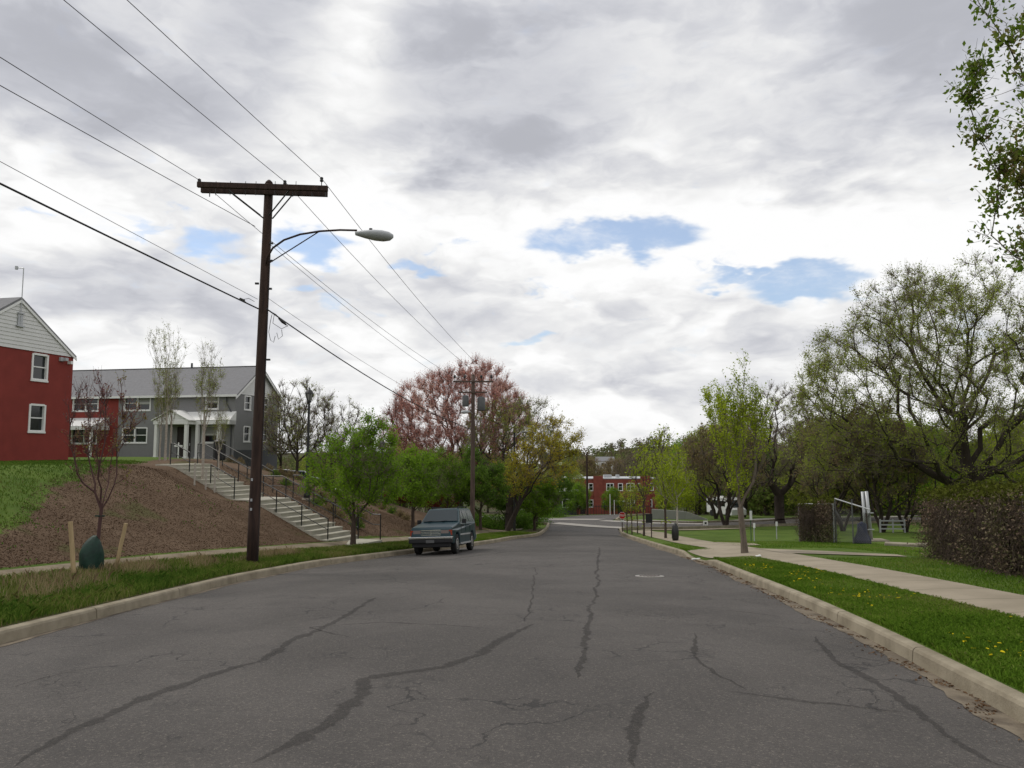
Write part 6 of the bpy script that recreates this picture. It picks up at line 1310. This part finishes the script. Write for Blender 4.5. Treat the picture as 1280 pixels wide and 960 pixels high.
def sign_text(txt, size, parent, loc_, m, rot=(math.pi/2, 0, 0)):
    cu = bpy.data.curves.new('lettering', 'FONT'); cu.body = txt; cu.size = size; cu.align_x = 'CENTER'; cu.align_y = 'CENTER'; cu.extrude = .002; cu.offset = size*.02
    tmp = bpy.data.objects.new('tmp', cu); COL.objects.link(tmp); bpy.context.view_layer.update(); me = bpy.data.meshes.new_from_object(tmp.evaluated_get(bpy.context.evaluated_depsgraph_get())); bpy.data.objects.remove(tmp)
    me.materials.clear(); me.materials.append(m); o = bpy.data.objects.new('lettering', me); COL.objects.link(o); o.parent = parent; o.location = loc_; o.rotation_euler = rot; return o
q = ground(778, 666.5, 30, 75); M['stopred'] = mat('stop_sign_red', (.42, .015, .015), .45, .08, 4)
hh = (667-641)/FPX*q.y; r8 = .27*q.y/56; t = thing('stop_sign', 'red octagonal stop sign on a dark post at the junction corner', 'stop sign', q)
mb = MB(); mb.bx(-.03, .03, .0, .05, -.1, hh-.05); mb.build('post', M['rusty'], t)
oct_ = lambda r: [(r*math.cos(math.pi/8+i*math.pi/4), hh-r8+r*math.sin(math.pi/8+i*math.pi/4)) for i in range(8)]
mb = MB().prism(oct_(r8), 'y', -.012, 0); mb.build('plate_border', M['whitetrim'], t); mb = MB().prism(oct_(r8*.93), 'y', -.018, -.013); pl_ = mb.build('plate', M['stopred'], t); sign_text('STOP', r8*.72, pl_, (0, -.021, hh-r8), M['whitetrim'])
mb = MB(); mb.bx(-.12, .12, -.01, -.004, hh-2*r8-.20, hh-2*r8-.06); mb.build('small_plate', M['whitetrim'], t)
q = ground(814.5, 672, 30, 75); hh = (672-643)/FPX*q.y; t = thing('street_sign', 'dark back of a street sign on a thin post right of the stop sign', 'sign', q); mb = MB(); mb.tube([(0, 0, -.1), (0, 0, hh)], .03, 6); mb.build('post', M['rusty'], t); mb = MB(); mb.bx(-.32, .05, -.06, -.035, hh-.5, hh); mb.build('plate', M['plastic'], t)
q = ground(882, 660.5, 30, 90); t = thing('box_sign', 'small white square sign low on the lawn edge by the cross street', 'sign', q); mb = MB(); mb.bx(-.18, .18, -.04, 0, .25, .6); mb.build('plate', M['whitetrim'], t); mb = MB(); mb.bx(-.08, .08, -.048, -.04, .33, .5); mb.build('dark_panel', M['plastic'], t); mb = MB(); mb.bx(-.02, .02, 0, .03, -.1, .6); mb.build('post', M['galv'], t)
# pale retaining wall and fence across the junction, fence pickets
def wallrun(A, B, h0, h1, th, m, name, label, cat):
    A, B = Vector(A), Vector(B); d = (B-A).normalized(); n_ = Vector((-d.y, d.x, 0))*th; mb = MB(); za, zb_ = hz(A.x, A.y), hz(B.x, B.y); c0_ = Vector((A.x, A.y, za)); z0 = min(za, zb_)-1.0
    pts = [(A, za+h0), (B, zb_+h1)]
    fr_ = [A+UP*z0, B+UP*z0, B+UP*(zb_+h1), A+UP*(za+h0)]; bk = [p+n_ for p in fr_]; mb.poly([p-c0_ for p in fr_]); mb.poly([p-c0_ for p in bk][::-1])
    for i in range(4): mb.quad(fr_[i]-c0_, fr_[(i+1) % 4]-c0_, bk[(i+1) % 4]-c0_, bk[i]-c0_)
    o = mb.build(name, m); o.location = c0_; return tag(o, label, cat)
M['palewall'] = mat('pale_concrete_wall', (.30, .30, .28), .9, .12, 1)
wallrun((14.2, 76, 0), (17.5, 75.4, 0), 1.0, .8, .3, M['palewall'], 'retaining_wall', 'pale concrete retaining wall across the junction under the green trees', 'wall'); wallrun((17.52, 75.4, 0), (19.6, 75.0, 0), .8, .1, .3, M['palewall'], 'retaining_wall', 'tapering right end of the pale retaining wall across the junction', 'wall')
t = thing('railing', 'dark spiked railing running in front of the brick row houses', 'fence', (9, 116, hz(9, 116))); o0 = t.location.copy()
mb = MB(); 
for i in range(46): x = 8+i*.42; y = 116-.02*i; z = hz(x, y); mb.bx(x-.03-o0.x, x+.03-o0.x, y-o0.y-.03, y-o0.y+.03, z-o0.z-.3, z-o0.z+1.5)
mb.build('picket', M['black'], t)['kind'] = 'thing'; mb = MB(); z = hz(17, 115.6); mb.tube([(8-o0.x, 0, hz(8, 116)-o0.z+1.3), (27-o0.x, -.9, hz(27, 115.1)-o0.z+1.3)], .04, 5); mb.build('rail', M['black'], t)
for k, (px, Y, lb) in enumerate(((761.8, 104, 'pale thin post in front of the row houses, the taller one'), (767, 106, 'pale thin post in front of the row houses, the shorter right one'))):
    d = ray(px, 560); x = d[0]/d[1]*Y; mb = MB().tube([(0, 0, -.2), (0, 0, 2.9-k*.8)], .05, 8); o = mb.build('pale_post', M['white']); o.location = (x, Y, hz(x, Y)); tag(o, lb, 'post')
# black bin by the porch, manhole, small bits
q = at(274, 572, 50); zz = hz(q.x, 50); t = thing('litter_bin', 'black litter bin at the top of the stairs in front of the porch', 'bin', (q.x, 50, zz)); mb = MB().lathe([(.36, 0), (.40, .1), (.40, 1.15), (.34, 1.2)], k=16); mb.build('bin_body', M['plastic'], t); mb = MB().lathe([(.42, 1.2), (.42, 1.27), (.25, 1.38), (.05, 1.4)], k=16); mb.build('bin_lid', M['black'], t)
q = at(223, 560, 52); zz = hz(q.x, 52); t = thing('small_sign', 'small white sign on a short post on the lawn in front of the porch', 'sign', (q.x, 52, zz)); mb = MB().tube([(0, 0, 0), (0, 0, 1.1)], .045, 6); mb.build('post', M['whitetrim'], t); mb = MB(); mb.bx(-.28, .28, -.02, .02, .8, .92); mb.build('arm', M['whitetrim'], t)
pm = roadpt(812, 719.5); t = thing('manhole_cover', 'round iron manhole cover set in the road near the right kerb', 'manhole cover', (pm[0], pm[1], road_z(*pm)+.004)); t.rotation_euler = (math.atan(-.082), 0, 0)
M['iron'] = mat('worn_iron', (.34, .32, .29), .5, .2, 12, metal=.3); mb = MB().lathe([(.36, -.02), (.36, .006), (.30, .006), (.30, -.01)], k=36); mb.build('rim', M['iron'], t); mb = MB().lathe([(.295, -.03), (.295, .010), (.01, .012)], k=36); lid = mb.build('lid', M['iron'], t)
mb = MB()
for i in range(-3, 4):
    for j in range(-3, 4):
        if i*i+j*j < 11: mb.box((i*.075, j*.075, .013), (.04, .04, .008))
mb.build('tread_pattern', M['rusty'], lid)
q = ground(948, 697, 10, 40); mb = MB(); mb.box((0, 0, .02), (.16, .10, .03), .4); mb.box((.05, .05, .035), (.10, .06, .03), 1.0); o = mb.build('paper_litter', M['white'], bevel=.01); o.location = q+UP*.03; tag(o, 'scrap of white paper litter lying on the right verge grass', 'litter')
q = ground(870, 699, 10, 40); mb = MB(); mb.box((0, 0, .03), (.30, .10, .04), .2); mb.box((.12, .05, .03), (.12, .12, .05), .9); o = mb.build('paper_litter', M['siding'], bevel=.01); o.location = (q.x, q.y, road_z(q.x, q.y)+.0); tag(o, 'pale litter lying in the gutter at the driveway', 'litter')
